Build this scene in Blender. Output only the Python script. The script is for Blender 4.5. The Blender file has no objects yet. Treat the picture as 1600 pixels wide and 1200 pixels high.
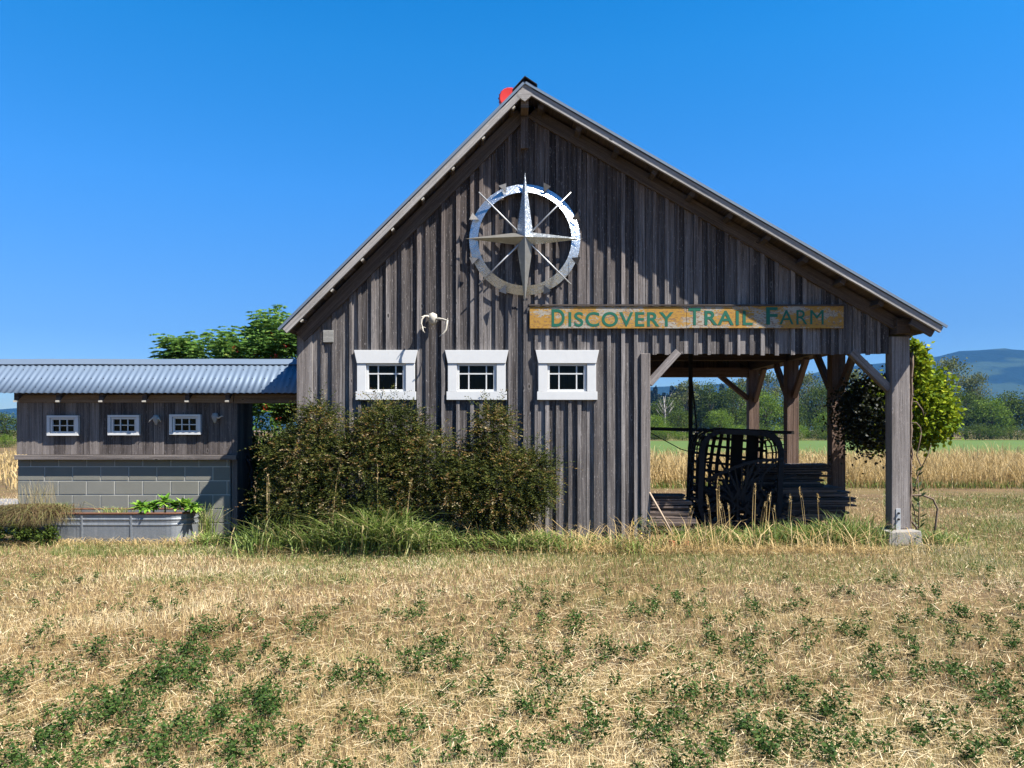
import bpy, bmesh, math, random
import numpy as np
from mathutils import Vector, Matrix

random.seed(7)
rng = np.random.default_rng(11)
R = math.radians
scene = bpy.context.scene
COL = scene.collection

# ------------------------------------------------------------------ camera, sky, sun, exposure
FPX, CAMY, CAMZ, HZ = 1155.6, -9.9, 1.52, 671.0
cam_d = bpy.data.cameras.new('camera')
cam = bpy.data.objects.new('camera', cam_d); COL.objects.link(cam)
cam.location = (0, CAMY, CAMZ); cam.rotation_euler = (R(90), 0, 0)
cam_d.sensor_width = 36; cam_d.lens = 26.0
cam_d.shift_y = (HZ - 600) / 1600
cam_d.clip_start = 0.05; cam_d.clip_end = 12000
scene.camera = cam

SUN = Vector((1.8, -1.0, 2.75)).normalized()
elev = math.asin(SUN.z); azim = math.atan2(SUN.x, SUN.y)
world = bpy.data.worlds.new('World'); scene.world = world; world.use_nodes = True
wn = world.node_tree; wn.nodes.clear()
sky = wn.nodes.new('ShaderNodeTexSky'); sky.sky_type = 'NISHITA'; sky.sun_disc = False
sky.sun_elevation = elev; sky.sun_rotation = azim
sky.altitude = 0; sky.air_density = 1.0; sky.dust_density = 0.1; sky.ozone_density = 2.2
hsv = wn.nodes.new('ShaderNodeHueSaturation'); hsv.inputs['Saturation'].default_value = 1.46
hsv.inputs['Hue'].default_value = 0.501; hsv.inputs['Value'].default_value = 1.35
bg = wn.nodes.new('ShaderNodeBackground'); bg.inputs['Strength'].default_value = 0.053
wo = wn.nodes.new('ShaderNodeOutputWorld')
wn.links.new(sky.outputs[0], hsv.inputs['Color']); tcw = wn.nodes.new('ShaderNodeTexCoord'); sep = wn.nodes.new('ShaderNodeSeparateXYZ'); wn.links.new(tcw.outputs['Generated'], sep.inputs[0])
hr = wn.nodes.new('ShaderNodeValToRGB'); he = hr.color_ramp.elements; he[0].position = 0.0; he[0].color = (0.24, 0.30, 0.40, 1); he[1].position = 0.45; he[1].color = (1, 1, 1, 1)
for p_, c_ in ((0.12, (0.34, 0.41, 0.55, 1)), (0.30, (0.78, 0.80, 0.90, 1))): e_ = he.new(p_); e_.color = c_
wn.links.new(sep.outputs['Z'], hr.inputs[0]); hm = wn.nodes.new('ShaderNodeMix'); hm.data_type = 'RGBA'; hm.blend_type = 'MULTIPLY'; hm.inputs[0].default_value = 1.0
wn.links.new(hsv.outputs[0], hm.inputs[6]); wn.links.new(hr.outputs[0], hm.inputs[7]); wn.links.new(hm.outputs[2], bg.inputs[0]); wn.links.new(bg.outputs[0], wo.inputs[0])

sd = bpy.data.lights.new('sun', 'SUN'); sd.energy = 5.0; sd.angle = R(0.5); sd.color = (1.0, 0.955, 0.88)
so = bpy.data.objects.new('sun', sd); COL.objects.link(so)
so.rotation_euler = (-SUN).to_track_quat('-Z', 'Y').to_euler(); so.location = (20, -20, 30)
scene.view_settings.view_transform = 'Standard'; scene.view_settings.look = 'None'
scene.view_settings.exposure = 1.62; scene.view_settings.gamma = 1.0
scene.cycles.max_bounces = 6; scene.cycles.diffuse_bounces = 2; scene.cycles.glossy_bounces = 3
scene.cycles.transparent_max_bounces = 8; scene.cycles.volume_bounces = 0

def W(px, py, y):                      # photo pixel at depth plane y -> world
    d = (y - CAMY) / FPX
    return Vector(((px - 800) * d, y, CAMZ + (HZ - py) * d))
def G(px, py):                         # photo pixel on the ground
    d = CAMZ * FPX / (py - HZ)
    return Vector(((px - 800) * d / FPX, CAMY + d, 0))

# ------------------------------------------------------------------ node helpers
class NT:
    def __init__(s, name):
        s.m = bpy.data.materials.new(name); s.m.use_nodes = True
        s.t = s.m.node_tree; s.t.nodes.clear()
        s.out = s.t.nodes.new('ShaderNodeOutputMaterial')
    def n(s, typ, **kw):
        nd = s.t.nodes.new(typ)
        for k, v in kw.items():
            if k.startswith('i_'): nd.inputs[k[2:].replace('_', ' ')].default_value = v
            else: setattr(nd, k, v)
        return nd
    def l(s, a, b): s.t.links.new(a, b)
    def ramp(s, fac, stops, interp='LINEAR'):
        r = s.n('ShaderNodeValToRGB'); r.color_ramp.interpolation = interp
        e = r.color_ramp.elements
        while len(e) < len(stops): e.new(0.5)
        for k, (p, c) in enumerate(stops):
            e[k].position = p; e[k].color = (*c, 1) if len(c) == 3 else c
        s.l(fac, r.inputs[0]); return r.outputs[0]
    def math(s, op, a, b=None, c=None, clamp=False):
        m = s.n('ShaderNodeMath', operation=op, use_clamp=clamp)
        for i, v in enumerate((a, b, c)):
            if v is None: continue
            if isinstance(v, (int, float)): m.inputs[i].default_value = v
            else: s.l(v, m.inputs[i])
        return m.outputs[0]
    def mix(s, fac, a, b, mode='MIX'):
        m = s.n('ShaderNodeMix', data_type='RGBA', blend_type=mode)
        for i, v in ((0, fac), (6, a), (7, b)):
            if isinstance(v, (int, float)): m.inputs[i].default_value = v
            elif isinstance(v, tuple): m.inputs[i].default_value = (*v, 1)
            else: s.l(v, m.inputs[i])
        return m.outputs[2]
    def vec(s, which='UV', scale=(1, 1, 1)):
        if which == 'UV': o = s.n('ShaderNodeUVMap').outputs[0]
        elif which == 'pos': o = s.n('ShaderNodeNewGeometry').outputs['Position']
        else: o = s.n('ShaderNodeTexCoord').outputs['Object']
        mp = s.n('ShaderNodeMapping'); mp.inputs['Scale'].default_value = scale
        s.l(o, mp.inputs[0]); return mp.outputs[0]
    def noise(s, v, scale=1, detail=4, rough=0.55, dist=0.0):
        nd = s.n('ShaderNodeTexNoise'); nd.inputs['Scale'].default_value = scale
        nd.inputs['Detail'].default_value = detail; nd.inputs['Roughness'].default_value = rough
        nd.inputs['Distortion'].default_value = dist
        s.l(v, nd.inputs['Vector']); return nd.outputs['Fac']
    def attr(s, name='rnd'):
        a = s.n('ShaderNodeAttribute', attribute_name=name); return a.outputs['Fac']
    def principled(s, color, rough=0.8, metal=0.0, bump=None, bstr=0.5, bdist=0.01, spec=0.3, alb=0.74, **kw):
        p = s.n('ShaderNodeBsdfPrincipled')
        if alb != 1.0: color = tuple(x * alb for x in color) if isinstance(color, tuple) else s.mix(1.0, color, (alb, alb, alb), 'MULTIPLY')
        for k, v in (('Base Color', color), ('Roughness', rough), ('Metallic', metal)):
            if isinstance(v, (int, float)): p.inputs[k].default_value = v
            elif isinstance(v, tuple): p.inputs[k].default_value = (*v, 1)
            else: s.l(v, p.inputs[k])
        p.inputs['Specular IOR Level'].default_value = spec
        if bump is not None:
            b = s.n('ShaderNodeBump'); b.inputs['Strength'].default_value = bstr; b.inputs['Distance'].default_value = bdist
            s.l(bump, b.inputs['Height']); s.l(b.outputs[0], p.inputs['Normal'])
        s.l(p.outputs[0], s.out.inputs[0]); return p

def mat_wood(name, dark, mid, light, brown=None, contrast=1.0, top=None):
    t = NT(name); dark, mid, light = [tuple(x * 1.03 for x in q) for q in (dark, mid, light)]
    uv = t.vec('UV', (1, 1, 1)); r = t.attr()
    grain = t.noise(t.vec('UV', (1.6, 70, 1)), 1, 6, 0.65, 0.4)
    fine = t.noise(t.vec('UV', (6, 260, 1)), 1, 3, 0.6)
    blot = t.noise(t.vec('UV', (0.9, 5, 1)), 1, 4, 0.6)
    streak = t.noise(t.vec('UV', (0.55, 26, 1)), 1, 4, 0.7, 0.3)
    v = t.math('ADD', t.math('ADD', t.math('MULTIPLY', grain, 0.40), t.math('MULTIPLY', streak, 0.38)), t.math('MULTIPLY', fine, 0.14))
    v = t.math('ADD', v, t.math('MULTIPLY', blot, 0.18))
    v = t.math('ADD', v, t.math('MULTIPLY_ADD', r, 0.20 * contrast, -0.14))
    c = t.ramp(v, [(0.39, dark), (0.52, mid), (0.69, light)])
    if brown is not None:
        z = t.n('ShaderNodeSeparateXYZ'); g = t.n('ShaderNodeNewGeometry'); t.l(g.outputs['Position'], z.inputs[0])
        w = t.math('ADD', t.math('MULTIPLY', blot, 1.4), t.math('MULTIPLY_ADD', z.outputs['Z'], 0.55, -2.35 if top is None else top))
        w = t.math('ADD', w, t.math('MULTIPLY_ADD', t.noise(t.vec('UV', (0.3, 9, 1)), 1, 2), 0.9, -0.45), clamp=True)
        c = t.mix(t.math('MULTIPLY', w, 0.8), c, t.mix(1.0, c, brown, 'MULTIPLY'))
    # knots
    vo = t.n('ShaderNodeTexVoronoi', feature='F1'); vo.inputs['Scale'].default_value = 1
    kv = t.n('ShaderNodeMix', data_type='VECTOR'); kv.inputs[0].default_value = 0.10; t.l(t.vec('UV', (3.0, 7.5, 1)), kv.inputs[4]); kn = t.n('ShaderNodeTexNoise'); kn.inputs['Scale'].default_value = 2.3; t.l(t.vec('UV', (3.0, 7.5, 1)), kn.inputs['Vector']); t.l(kn.outputs['Color'], kv.inputs[5]); t.l(kv.outputs[1], vo.inputs['Vector'])
    wn_ = t.n('ShaderNodeTexWhiteNoise'); t.l(vo.outputs['Position'], wn_.inputs['Vector'])
    on = t.math('GREATER_THAN', wn_.outputs['Value'], 0.5)
    core = t.math('MULTIPLY', t.math('LESS_THAN', vo.outputs['Distance'], 0.075), on)
    ring = t.math('MULTIPLY', t.math('LESS_THAN', vo.outputs['Distance'], 0.14), on)
    c = t.mix(t.math('MULTIPLY', ring, 0.20), c, tuple(min(1, x * 1.25) for x in light))
    c = t.mix(t.math('MULTIPLY', core, 0.85), c, tuple(x * 0.35 for x in dark))
    fl = t.noise(t.vec('UV', (16, 90, 1)), 1, 3, 0.7)
    c = t.mix(t.math('MULTIPLY', t.math('GREATER_THAN', fl, 0.64), 0.5), c, tuple(min(1, x * 1.6) for x in light))
    c = t.mix(t.math('MULTIPLY', t.math('LESS_THAN', fl, 0.36), 0.65), c, tuple(x * 0.5 for x in dark))
    bump = t.math('ADD', t.math('MULTIPLY', grain, 1.0), t.math('MULTIPLY', fine, 0.5))
    t.principled(c, 0.85, 0, bump, 0.55, 0.006, spec=0.25)
    return t.m

def mat_leaf(name, stops, trans=0.35, rough=0.55, spec=0.25, k=0.50):
    t = NT(name); r = t.attr()
    c = t.ramp(r, [(p, tuple(x * k for x in q)) for p, q in stops])
    p = t.principled(c, rough, 0, spec=spec, alb=1.0)
    tr = t.n('ShaderNodeBsdfTranslucent'); t.l(c, tr.inputs['Color'])
    ms = t.n('ShaderNodeMixShader'); ms.inputs[0].default_value = trans
    t.l(p.outputs[0], ms.inputs[1]); t.l(tr.outputs[0], ms.inputs[2]); t.l(ms.outputs[0], t.out.inputs[0])
    return t.m

def mat_plain(name, col, rough=0.7, metal=0.0, var=0.25, scale=8, bstr=0.2, bdist=0.01, spec=0.3):
    t = NT(name); v = t.vec('pos'); nz = t.noise(v, scale, 5, 0.6)
    c = t.mix(nz, tuple(x * (1 - var) for x in col), tuple(min(1, x * (1 + var)) for x in col))
    t.principled(c, rough, metal, nz, bstr, bdist, spec=spec); return t.m

M = {}
M['barn'] = mat_wood('barn_boards', (0.032, 0.0265, 0.026), (0.125, 0.112, 0.108), (0.37, 0.338, 0.322), brown=(0.68, 0.56, 0.50), contrast=1.0)
M['post'] = mat_wood('post_timber', (0.07, 0.058, 0.054), (0.18, 0.157, 0.146), (0.37, 0.33, 0.31))
M['brownpost'] = mat_wood('brown_timber', (0.06, 0.038, 0.028), (0.15, 0.098, 0.074), (0.27, 0.19, 0.15))
M['barge'] = mat_wood('barge_timber', (0.13, 0.118, 0.11), (0.29, 0.27, 0.255), (0.50, 0.47, 0.45))
M['frieze'] = mat_wood('frieze_timber', (0.042, 0.032, 0.027), (0.095, 0.074, 0.062), (0.18, 0.145, 0.122))
M['deck'] = mat_wood('deck_timber', (0.035, 0.025, 0.019), (0.085, 0.060, 0.045), (0.17, 0.125, 0.095))
M['pale'] = mat_wood('sunlit_end_timber', (0.24, 0.21, 0.17), (0.46, 0.42, 0.35), (0.66, 0.61, 0.54))  # sunlight on purlin and rafter ends put into a pale wood colour
M['shed'] = mat_wood('shed_boards', (0.04, 0.032, 0.029), (0.12, 0.101, 0.093), (0.27, 0.235, 0.215))
M['header'] = mat_wood('header_timber', (0.07, 0.05, 0.035), (0.17, 0.125, 0.09), (0.28, 0.22, 0.17))
M['lumber'] = mat_wood('stacked_lumber', (0.035, 0.026, 0.022), (0.095, 0.07, 0.058), (0.22, 0.17, 0.145), contrast=1.3)
M['stick'] = mat_plain('weathered_stick', (0.45, 0.34, 0.24), 0.8)
t = NT('white_paint'); nz = t.noise(t.vec('pos', (3, 3, 3)), 4, 5, 0.6); n2 = t.noise(t.vec('pos', (40, 40, 14)), 1, 4, 0.6)
c = t.mix(nz, (0.62, 0.62, 0.61), (0.72, 0.72, 0.71))
chip = t.math('GREATER_THAN', n2, 0.70)
c = t.mix(t.math('MULTIPLY', chip, 0.55), c, (0.42, 0.39, 0.36)); t.principled(c, 0.45, 0, n2, 0.12, 0.004, spec=0.4); M['white'] = t.m
t = NT('window_glass')
fr = t.n('ShaderNodeFresnel'); fr.inputs['IOR'].default_value = 1.28
gl = t.n('ShaderNodeBsdfGlossy'); gl.inputs['Roughness'].default_value = 0.02
tp = t.n('ShaderNodeBsdfTransparent'); tp.inputs[0].default_value = (0.15, 0.17, 0.18, 1)  # dark tint puts the shade of the room behind into the pane
bm_ = t.n('ShaderNodeBump'); bm_.inputs['Strength'].default_value = 0.06; bm_.inputs['Distance'].default_value = 0.02
t.l(t.noise(t.vec('pos'), 6, 1), bm_.inputs['Height']); t.l(bm_.outputs[0], gl.inputs['Normal'])
ms = t.n('ShaderNodeMixShader'); t.l(fr.outputs[0], ms.inputs[0]); t.l(tp.outputs[0], ms.inputs[1]); t.l(gl.outputs[0], ms.inputs[2]); t.l(ms.outputs[0], t.out.inputs[0]); M['glass'] = t.m
# galvanised roofing
t = NT('corrugated_metal'); nz = t.noise(t.vec('pos', (1, 1, 1)), 3, 5, 0.6); st = t.noise(t.vec('UV', (1.5, 30, 1)), 1, 4)
c = t.mix(nz, (0.135, 0.185, 0.255), (0.175, 0.23, 0.30)); c = t.mix(t.math('MULTIPLY', st, 0.3), c, (0.19, 0.24, 0.31))  # blue of the reflected sky put into the base colour
t.principled(c, 0.55, 0.3, nz, 0.05, 0.01, spec=0.5); M['roofmetal'] = t.m
t = NT('galvanised_tank'); v = t.vec('pos')
vo = t.n('ShaderNodeTexVoronoi'); vo.inputs['Scale'].default_value = 60; t.l(v, vo.inputs['Vector'])
nz = t.noise(v, 5, 5, 0.6); stn = t.noise(t.vec('pos', (14, 14, 1.2)), 1, 4, 0.6)
c = t.mix(vo.outputs['Color'], (0.25, 0.27, 0.29), (0.36, 0.38, 0.40)); c = t.mix(t.math('MULTIPLY', nz, 0.5), c, (0.20, 0.22, 0.24))
c = t.mix(t.math('MULTIPLY', t.math('SUBTRACT', stn, 0.5, clamp=True), 1.6), c, (0.48, 0.49, 0.50))
t.principled(c, 0.5, 0.55, nz, 0.15, 0.01, spec=0.4); M['tank'] = t.m
M['rust'] = mat_plain('rusty_iron', (0.16, 0.07, 0.04), 0.8, 0.2, 0.5, 25)
# polished star
t = NT('polished_steel'); v = t.vec('pos'); nz = t.noise(v, 26, 4, 0.7, 1.5); n2 = t.noise(v, 9, 3, 0.6)
sp = t.noise(v, 70, 3, 0.7, 2.0); c = t.mix(n2, (0.38, 0.44, 0.50), (0.54, 0.58, 0.62)); c = t.mix(t.math('MULTIPLY', t.math('SUBTRACT', sp, 0.5, clamp=True), 4.0, clamp=True), c, (0.9, 0.9, 0.9))
t.principled(c, t.math('MULTIPLY_ADD', sp, 0.40, 0.08), 0.82, nz, 0.6, 0.012, alb=1.0); M['steel'] = t.m
t = NT('warm_grey_steel'); nz = t.noise(t.vec('pos'), 14, 4, 0.6, 0.5)
c = t.mix(nz, (0.34, 0.32, 0.28), (0.52, 0.50, 0.46)); t.principled(c, 0.38, 0.75, nz, 0.2, 0.01); M['warmsteel'] = t.m  # warmer, duller steel for the bottom and left star points
M['darksteel'] = mat_plain('dark_fin_steel', (0.16, 0.15, 0.14), 0.45, 0.7, 0.3, 20)
# sign
t = NT('sign_paint'); v = t.vec('pos', (1, 1, 1)); n1 = t.noise(t.vec('pos', (7, 7, 12)), 1, 5, 0.62); n2 = t.noise(t.vec('pos', (22, 22, 50)), 1, 4, 0.6, 0.6); n3 = t.noise(t.vec('pos', (2.2, 1, 5)), 1, 4, 0.6)
c = t.mix(n1, (0.31, 0.145, 0.02), (0.50, 0.29, 0.05))
peel = t.math('GREATER_THAN', t.math('ADD', t.math('MULTIPLY', n2, 0.55), t.math('MULTIPLY', n3, 0.75)), 0.665)
c = t.mix(peel, c, (0.36, 0.335, 0.28))
dk = t.math('GREATER_THAN', t.math('ADD', t.math('MULTIPLY', n2, 0.8), t.math('MULTIPLY', n1, 0.3)), 0.60)
c = t.mix(t.math('MULTIPLY', dk, 0.75), c, (0.20, 0.10, 0.04)); t.principled(c, 0.7, 0, n2, 0.3, 0.006); M['sign'] = t.m
t = NT('green_letter_paint'); n2 = t.noise(t.vec('pos', (26, 26, 50)), 1, 4, 0.6)
c = t.mix(t.math('GREATER_THAN', n2, 0.64), (0.006, 0.12, 0.072), (0.012, 0.085, 0.055)); t.principled(c, 0.6); M['letter'] = t.m
# concrete
t = NT('concrete_block'); v = t.vec('pos'); f = t.noise(v, 120, 3, 0.7); b = t.noise(v, 5, 4, 0.6); r = t.attr()
c = t.mix(b, (0.185, 0.18, 0.145), (0.285, 0.276, 0.228)); c = t.mix(t.math('MULTIPLY', f, 0.6), c, (0.11, 0.11, 0.10)); c = t.mix(t.math('MULTIPLY', r, 0.45), c, (0.23, 0.225, 0.20))
t.principled(c, 0.9, 0, f, 0.5, 0.004); M['block'] = t.m
M['mortar'] = mat_plain('mortar', (0.50, 0.48, 0.43), 0.9, 0, 0.15, 30)
t = NT('footing_concrete'); v = t.vec('pos'); b = t.noise(v, 9, 5, 0.65); f = t.noise(v, 60, 3, 0.6)
c = t.mix(b, (0.22, 0.20, 0.175), (0.33, 0.31, 0.28)); c = t.mix(t.math('GREATER_THAN', t.noise(v, 13, 3), 0.66), c, (0.26, 0.17, 0.08)); t.principled(c, 0.9, 0, f, 0.6, 0.008); M['footing'] = t.m
M['galv'] = mat_plain('galvanised_plate', (0.6, 0.61, 0.62), 0.45, 0.5, 0.12, 20)
M['black'] = mat_plain('black_strap', (0.014, 0.013, 0.014), 0.85, 0.0, 0.4, 30)
M['iron'] = mat_plain('old_iron', (0.022, 0.018, 0.016), 0.75, 0.3, 0.4, 25)
M['bone'] = mat_plain('bleached_bone', (0.48, 0.44, 0.37), 0.7, 0, 0.25, 30)
M['bonegrey'] = mat_plain('grey_bone', (0.34, 0.33, 0.31), 0.7, 0, 0.25, 30)
M['red'] = mat_plain('red_enamel', (0.75, 0.035, 0.02), 0.4, 0, 0.15, 8, spec=0.5)
M['reddark'] = mat_plain('dark_red_enamel', (0.16, 0.01, 0.012), 0.5, 0, 0.2, 8)
M['brickbit'] = mat_plain('broken_brick', (0.36, 0.12, 0.05), 0.9, 0, 0.3, 30)
M['soil'] = mat_plain('planter_soil', (0.09, 0.06, 0.04), 0.95, 0, 0.4, 20, 0.6, 0.02)
M['bark'] = mat_plain('bark', (0.085, 0.062, 0.047), 0.9, 0, 0.45, 18, 0.6, 0.02)
M['greybark'] = mat_plain('grey_bark', (0.30, 0.28, 0.26), 0.9, 0, 0.3, 6)
M['twig'] = mat_plain('dry_twig', (0.17, 0.12, 0.085), 0.9, 0, 0.4, 30)
M['darkroom'] = mat_plain('shade_dark_boards', (0.02, 0.018, 0.017), 0.9, 0, 0.3, 6)  # shade inside the shed put into a near-black board colour
M['plate'] = mat_wood('grey_plate', (0.13, 0.125, 0.12), (0.23, 0.225, 0.21), (0.36, 0.35, 0.33))

# ------------------------------------------------------------------ mesh helpers
class MB:
    """Collects boxes, prisms, tubes and polygons into ONE mesh object (UV in metres, tone per face)."""
    def __init__(s): s.v = []; s.f = []; s.uv = []; s.t = []; s.sm = []
    def face(s, idx, uv, tone, smooth=False): s.f.append(idx); s.uv.append(uv); s.t.append(tone); s.sm.append(smooth)
    def hexa(s, c, L, tone=None):
        """c: 8 corners (0-3 near ring, 4-7 far ring along the grain); grain axis = c0->c4."""
        tone = random.random() if tone is None else tone
        o = len(s.v); s.v += [tuple(p) for p in c]; ou, ov = random.random() * 50, random.random() * 50
        ax = (Vector(c[4]) - Vector(c[0])).normalized() if L is None else L
        def uvs(ids):
            ps = [Vector(c[i]) for i in ids]
            n = (ps[1] - ps[0]).cross(ps[2] - ps[1])
            if n.length < 1e-12: n = Vector((0, 0, 1))
            n.normalize()
            if abs(n.dot(ax)) > 0.8:      # end grain
                e1 = (ps[1] - ps[0]).normalized(); e2 = n.cross(e1)
                return [(ou + p.dot(e1) * 3, ov + p.dot(e2)) for p in ps]
            e2 = n.cross(ax).normalized()
            return [(ou + p.dot(ax), ov + p.dot(e2)) for p in ps]
        for ids in ((0, 1, 2, 3), (7, 6, 5, 4), (0, 4, 5, 1), (1, 5, 6, 2), (2, 6, 7, 3), (3, 7, 4, 0)):
            s.face([o + i for i in ids], uvs(ids), tone)
    def beam(s, a, b, w, h, up=(0, 0, 1), tone=None):
        a, b = Vector(a), Vector(b); d = (b - a).normalized(); up = Vector(up)
        if abs(d.dot(up)) > 0.98: up = Vector((0, 1, 0))
        sx = d.cross(up).normalized(); sy = sx.cross(d).normalized()
        ring = [-sx * w / 2 - sy * h / 2, sx * w / 2 - sy * h / 2, sx * w / 2 + sy * h / 2, -sx * w / 2 + sy * h / 2]
        s.hexa([a + r for r in ring] + [b + r for r in ring], d, tone)
    def box(s, x0, x1, y0, y1, z0, z1, axis='z', tone=None):
        if axis == 'z': c = [(x0, y0, z0), (x1, y0, z0), (x1, y1, z0), (x0, y1, z0), (x0, y0, z1), (x1, y0, z1), (x1, y1, z1), (x0, y1, z1)]
        elif axis == 'x': c = [(x0, y0, z0), (x0, y1, z0), (x0, y1, z1), (x0, y0, z1), (x1, y0, z0), (x1, y1, z0), (x1, y1, z1), (x1, y0, z1)]
        else: c = [(x0, y0, z0), (x1, y0, z0), (x1, y0, z1), (x0, y0, z1), (x0, y1, z0), (x1, y1, z0), (x1, y1, z1), (x0, y1, z1)]
        s.hexa(c, None, tone)
    def slab(s, x0, x1, y0, y1, zb0, zb1, zt0, zt1, tone=None):   # vertical board with sloping ends
        s.hexa([(x0, y0, zb0), (x1, y0, zb1), (x1, y1, zb1), (x0, y1, zb0), (x0, y0, zt0), (x1, y0, zt1), (x1, y1, zt1), (x0, y1, zt0)], Vector((0, 0, 1)), tone)
    def tube(s, pts, rad, seg=8, tone=None, caps=True):
        tone = random.random() if tone is None else tone
        pts = [Vector(p) for p in pts]; n = len(pts)
        if isinstance(rad, (int, float)): rad = [rad] * n
        o = len(s.v); prev = None; L = 0
        for i, p in enumerate(pts):
            d = (pts[min(i + 1, n - 1)] - pts[max(i - 1, 0)]).normalized()
            if prev is None:
                a = d.cross(Vector((0.31, 0.17, 0.93)));
                if a.length < 0.1: a = d.cross(Vector((1, 0, 0)))
            else: a = prev - d * prev.dot(d)
            a.normalize(); prev = a; b = d.cross(a)
            for k in range(seg):
                an = 2 * math.pi * k / seg; s.v.append(tuple(p + (a * math.cos(an) + b * math.sin(an)) * rad[i]))
        for i in range(n - 1):
            l2 = L + (pts[i + 1] - pts[i]).length
            for k in range(seg):
                k2 = (k + 1) % seg
                s.face([o + i * seg + k, o + i * seg + k2, o + (i + 1) * seg + k2, o + (i + 1) * seg + k],
                       [(L, k * .02), (L, k * .02 + .02), (l2, k * .02 + .02), (l2, k * .02)], tone, True)
            L = l2
        if caps:
            s.face([o + k for k in range(seg)][::-1], [(0, 0)] * seg, tone)
            s.face([o + (n - 1) * seg + k for k in range(seg)], [(0, 0)] * seg, tone)
    def poly(s, pts, tone=None, uv=None):
        tone = random.random() if tone is None else tone
        o = len(s.v); s.v += [tuple(p) for p in pts]
        s.face(list(range(o, o + len(pts))), uv or [(p[0], p[2]) for p in pts], tone)
    def plate(s, pts, th, tone=None):                     # polygon extruded along vector th
        tone = random.random() if tone is None else tone; th = Vector(th); n = len(pts)
        a = [Vector(p) for p in pts]; o = len(s.v); s.v += [tuple(p) for p in a] + [tuple(p + th) for p in a]
        s.face(list(range(o, o + n)), [(p.x, p.z) for p in a], tone); s.face(list(range(o + 2 * n - 1, o + n - 1, -1)), [(p.x, p.z) for p in reversed(a)], tone)
        for i in range(n):
            j = (i + 1) % n; s.face([o + i, o + n + i, o + n + j, o + j], [(0, 0), (0, .1), (.1, .1), (.1, 0)], tone)
    def lathe(s, prof, c, seg=16, tone=0.5, squash=(1, 1)):   # prof: (r, z)
        o = len(s.v); m = len(prof)
        for r, z in prof:
            for k in range(seg):
                an = 2 * math.pi * k / seg; s.v.append((c[0] + r * math.cos(an) * squash[0], c[1] + r * math.sin(an) * squash[1], c[2] + z))
        for i in range(m - 1):
            for k in range(seg):
                k2 = (k + 1) % seg; s.face([o + i * seg + k, o + i * seg + k2, o + (i + 1) * seg + k2, o + (i + 1) * seg + k], [(0, 0), (.1, 0), (.1, .1), (0, .1)], tone, True)
    def build(s, name, mat, parent=None, bevel=0.0):
        me = bpy.data.meshes.new(name); me.from_pydata(s.v, [], s.f)
        uvl = me.uv_layers.new(name='UVMap'); uvl.data.foreach_set('uv', np.array([c for f in s.uv for p in f for c in p], dtype=np.float32))
        at = me.attributes.new('rnd', 'FLOAT', 'FACE'); at.data.foreach_set('value', np.array(s.t, dtype=np.float32))
        me.polygons.foreach_set('use_smooth', np.array(s.sm, dtype=bool))
        me.materials.append(mat); me.validate(); me.update()
        bm = bmesh.new(); bm.from_mesh(me); bmesh.ops.recalc_face_normals(bm, faces=bm.faces); bm.to_mesh(me); bm.free()
        ob = bpy.data.objects.new(name, me); COL.objects.link(ob)
        if parent is not None: ob.parent = parent; ob.matrix_parent_inverse = parent.matrix_basis.inverted()
        if bevel:
            bv = ob.modifiers.new('bevel', 'BEVEL'); bv.width = bevel; bv.segments = 2; bv.limit_method = 'ANGLE'
        return ob

def thing(name, label, cat, loc=(0, 0, 0), group=None):
    o = bpy.data.objects.new(name, None); COL.objects.link(o); o.location = loc; o.empty_display_size = 0.2
    return tag(o, label, cat, group)
def tag(o, label=None, cat=None, group=None, kind=None):
    for k, v in (('label', label), ('category', cat), ('group', group), ('kind', kind)):
        if v: o[k] = v
    return o
def dup(root, loc, rotz=0.0, sc=(1, 1, 1), label=None):
    r = root.copy(); COL.objects.link(r); r.location = loc; r.rotation_euler = (0, 0, rotz); r.scale = sc
    if label: r['label'] = label
    for ch in list(root.children):
        c = ch.copy(); COL.objects.link(c); c.parent = r
    return r

def np_mesh(name, V, sizes, tone, mat, parent=None, smooth=False):
    """V (n,3) in face order; sizes = verts per face; tone per face."""
    n = len(V); me = bpy.data.meshes.new(name)
    me.vertices.add(n); me.vertices.foreach_set('co', np.ascontiguousarray(V, dtype=np.float32).ravel())
    me.loops.add(n); me.loops.foreach_set('vertex_index', np.arange(n, dtype=np.int32))
    st = np.concatenate(([0], np.cumsum(sizes)[:-1])).astype(np.int32)
    me.polygons.add(len(sizes)); me.polygons.foreach_set('loop_start', st); me.polygons.foreach_set('loop_total', np.asarray(sizes, dtype=np.int32))
    me.update(calc_edges=True)
    at = me.attributes.new('rnd', 'FLOAT', 'FACE'); at.data.foreach_set('value', np.asarray(tone, dtype=np.float32))
    me.materials.append(mat)
    o = bpy.data.objects.new(name, me); COL.objects.link(o)
    if parent is not None: o.parent = parent
    return o
def unit(a): return a / np.maximum(np.linalg.norm(a, axis=-1, keepdims=True), 1e-9)
def rdir(n): return unit(rng.normal(size=(n, 3)))
def leaf_quads(P, D, L, Wd, fold=0.0):
    """rhombus leaves, returns (n*4,3)"""
    n = len(P); D = unit(D); S = unit(np.cross(D, rdir(n)))
    L = np.broadcast_to(L, n)[:, None]; Wd = np.broadcast_to(Wd, n)[:, None]
    m = P + D * L * 0.45
    return np.stack([P, m + S * Wd / 2, P + D * L, m - S * Wd / 2], 1).reshape(-1, 3)
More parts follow.
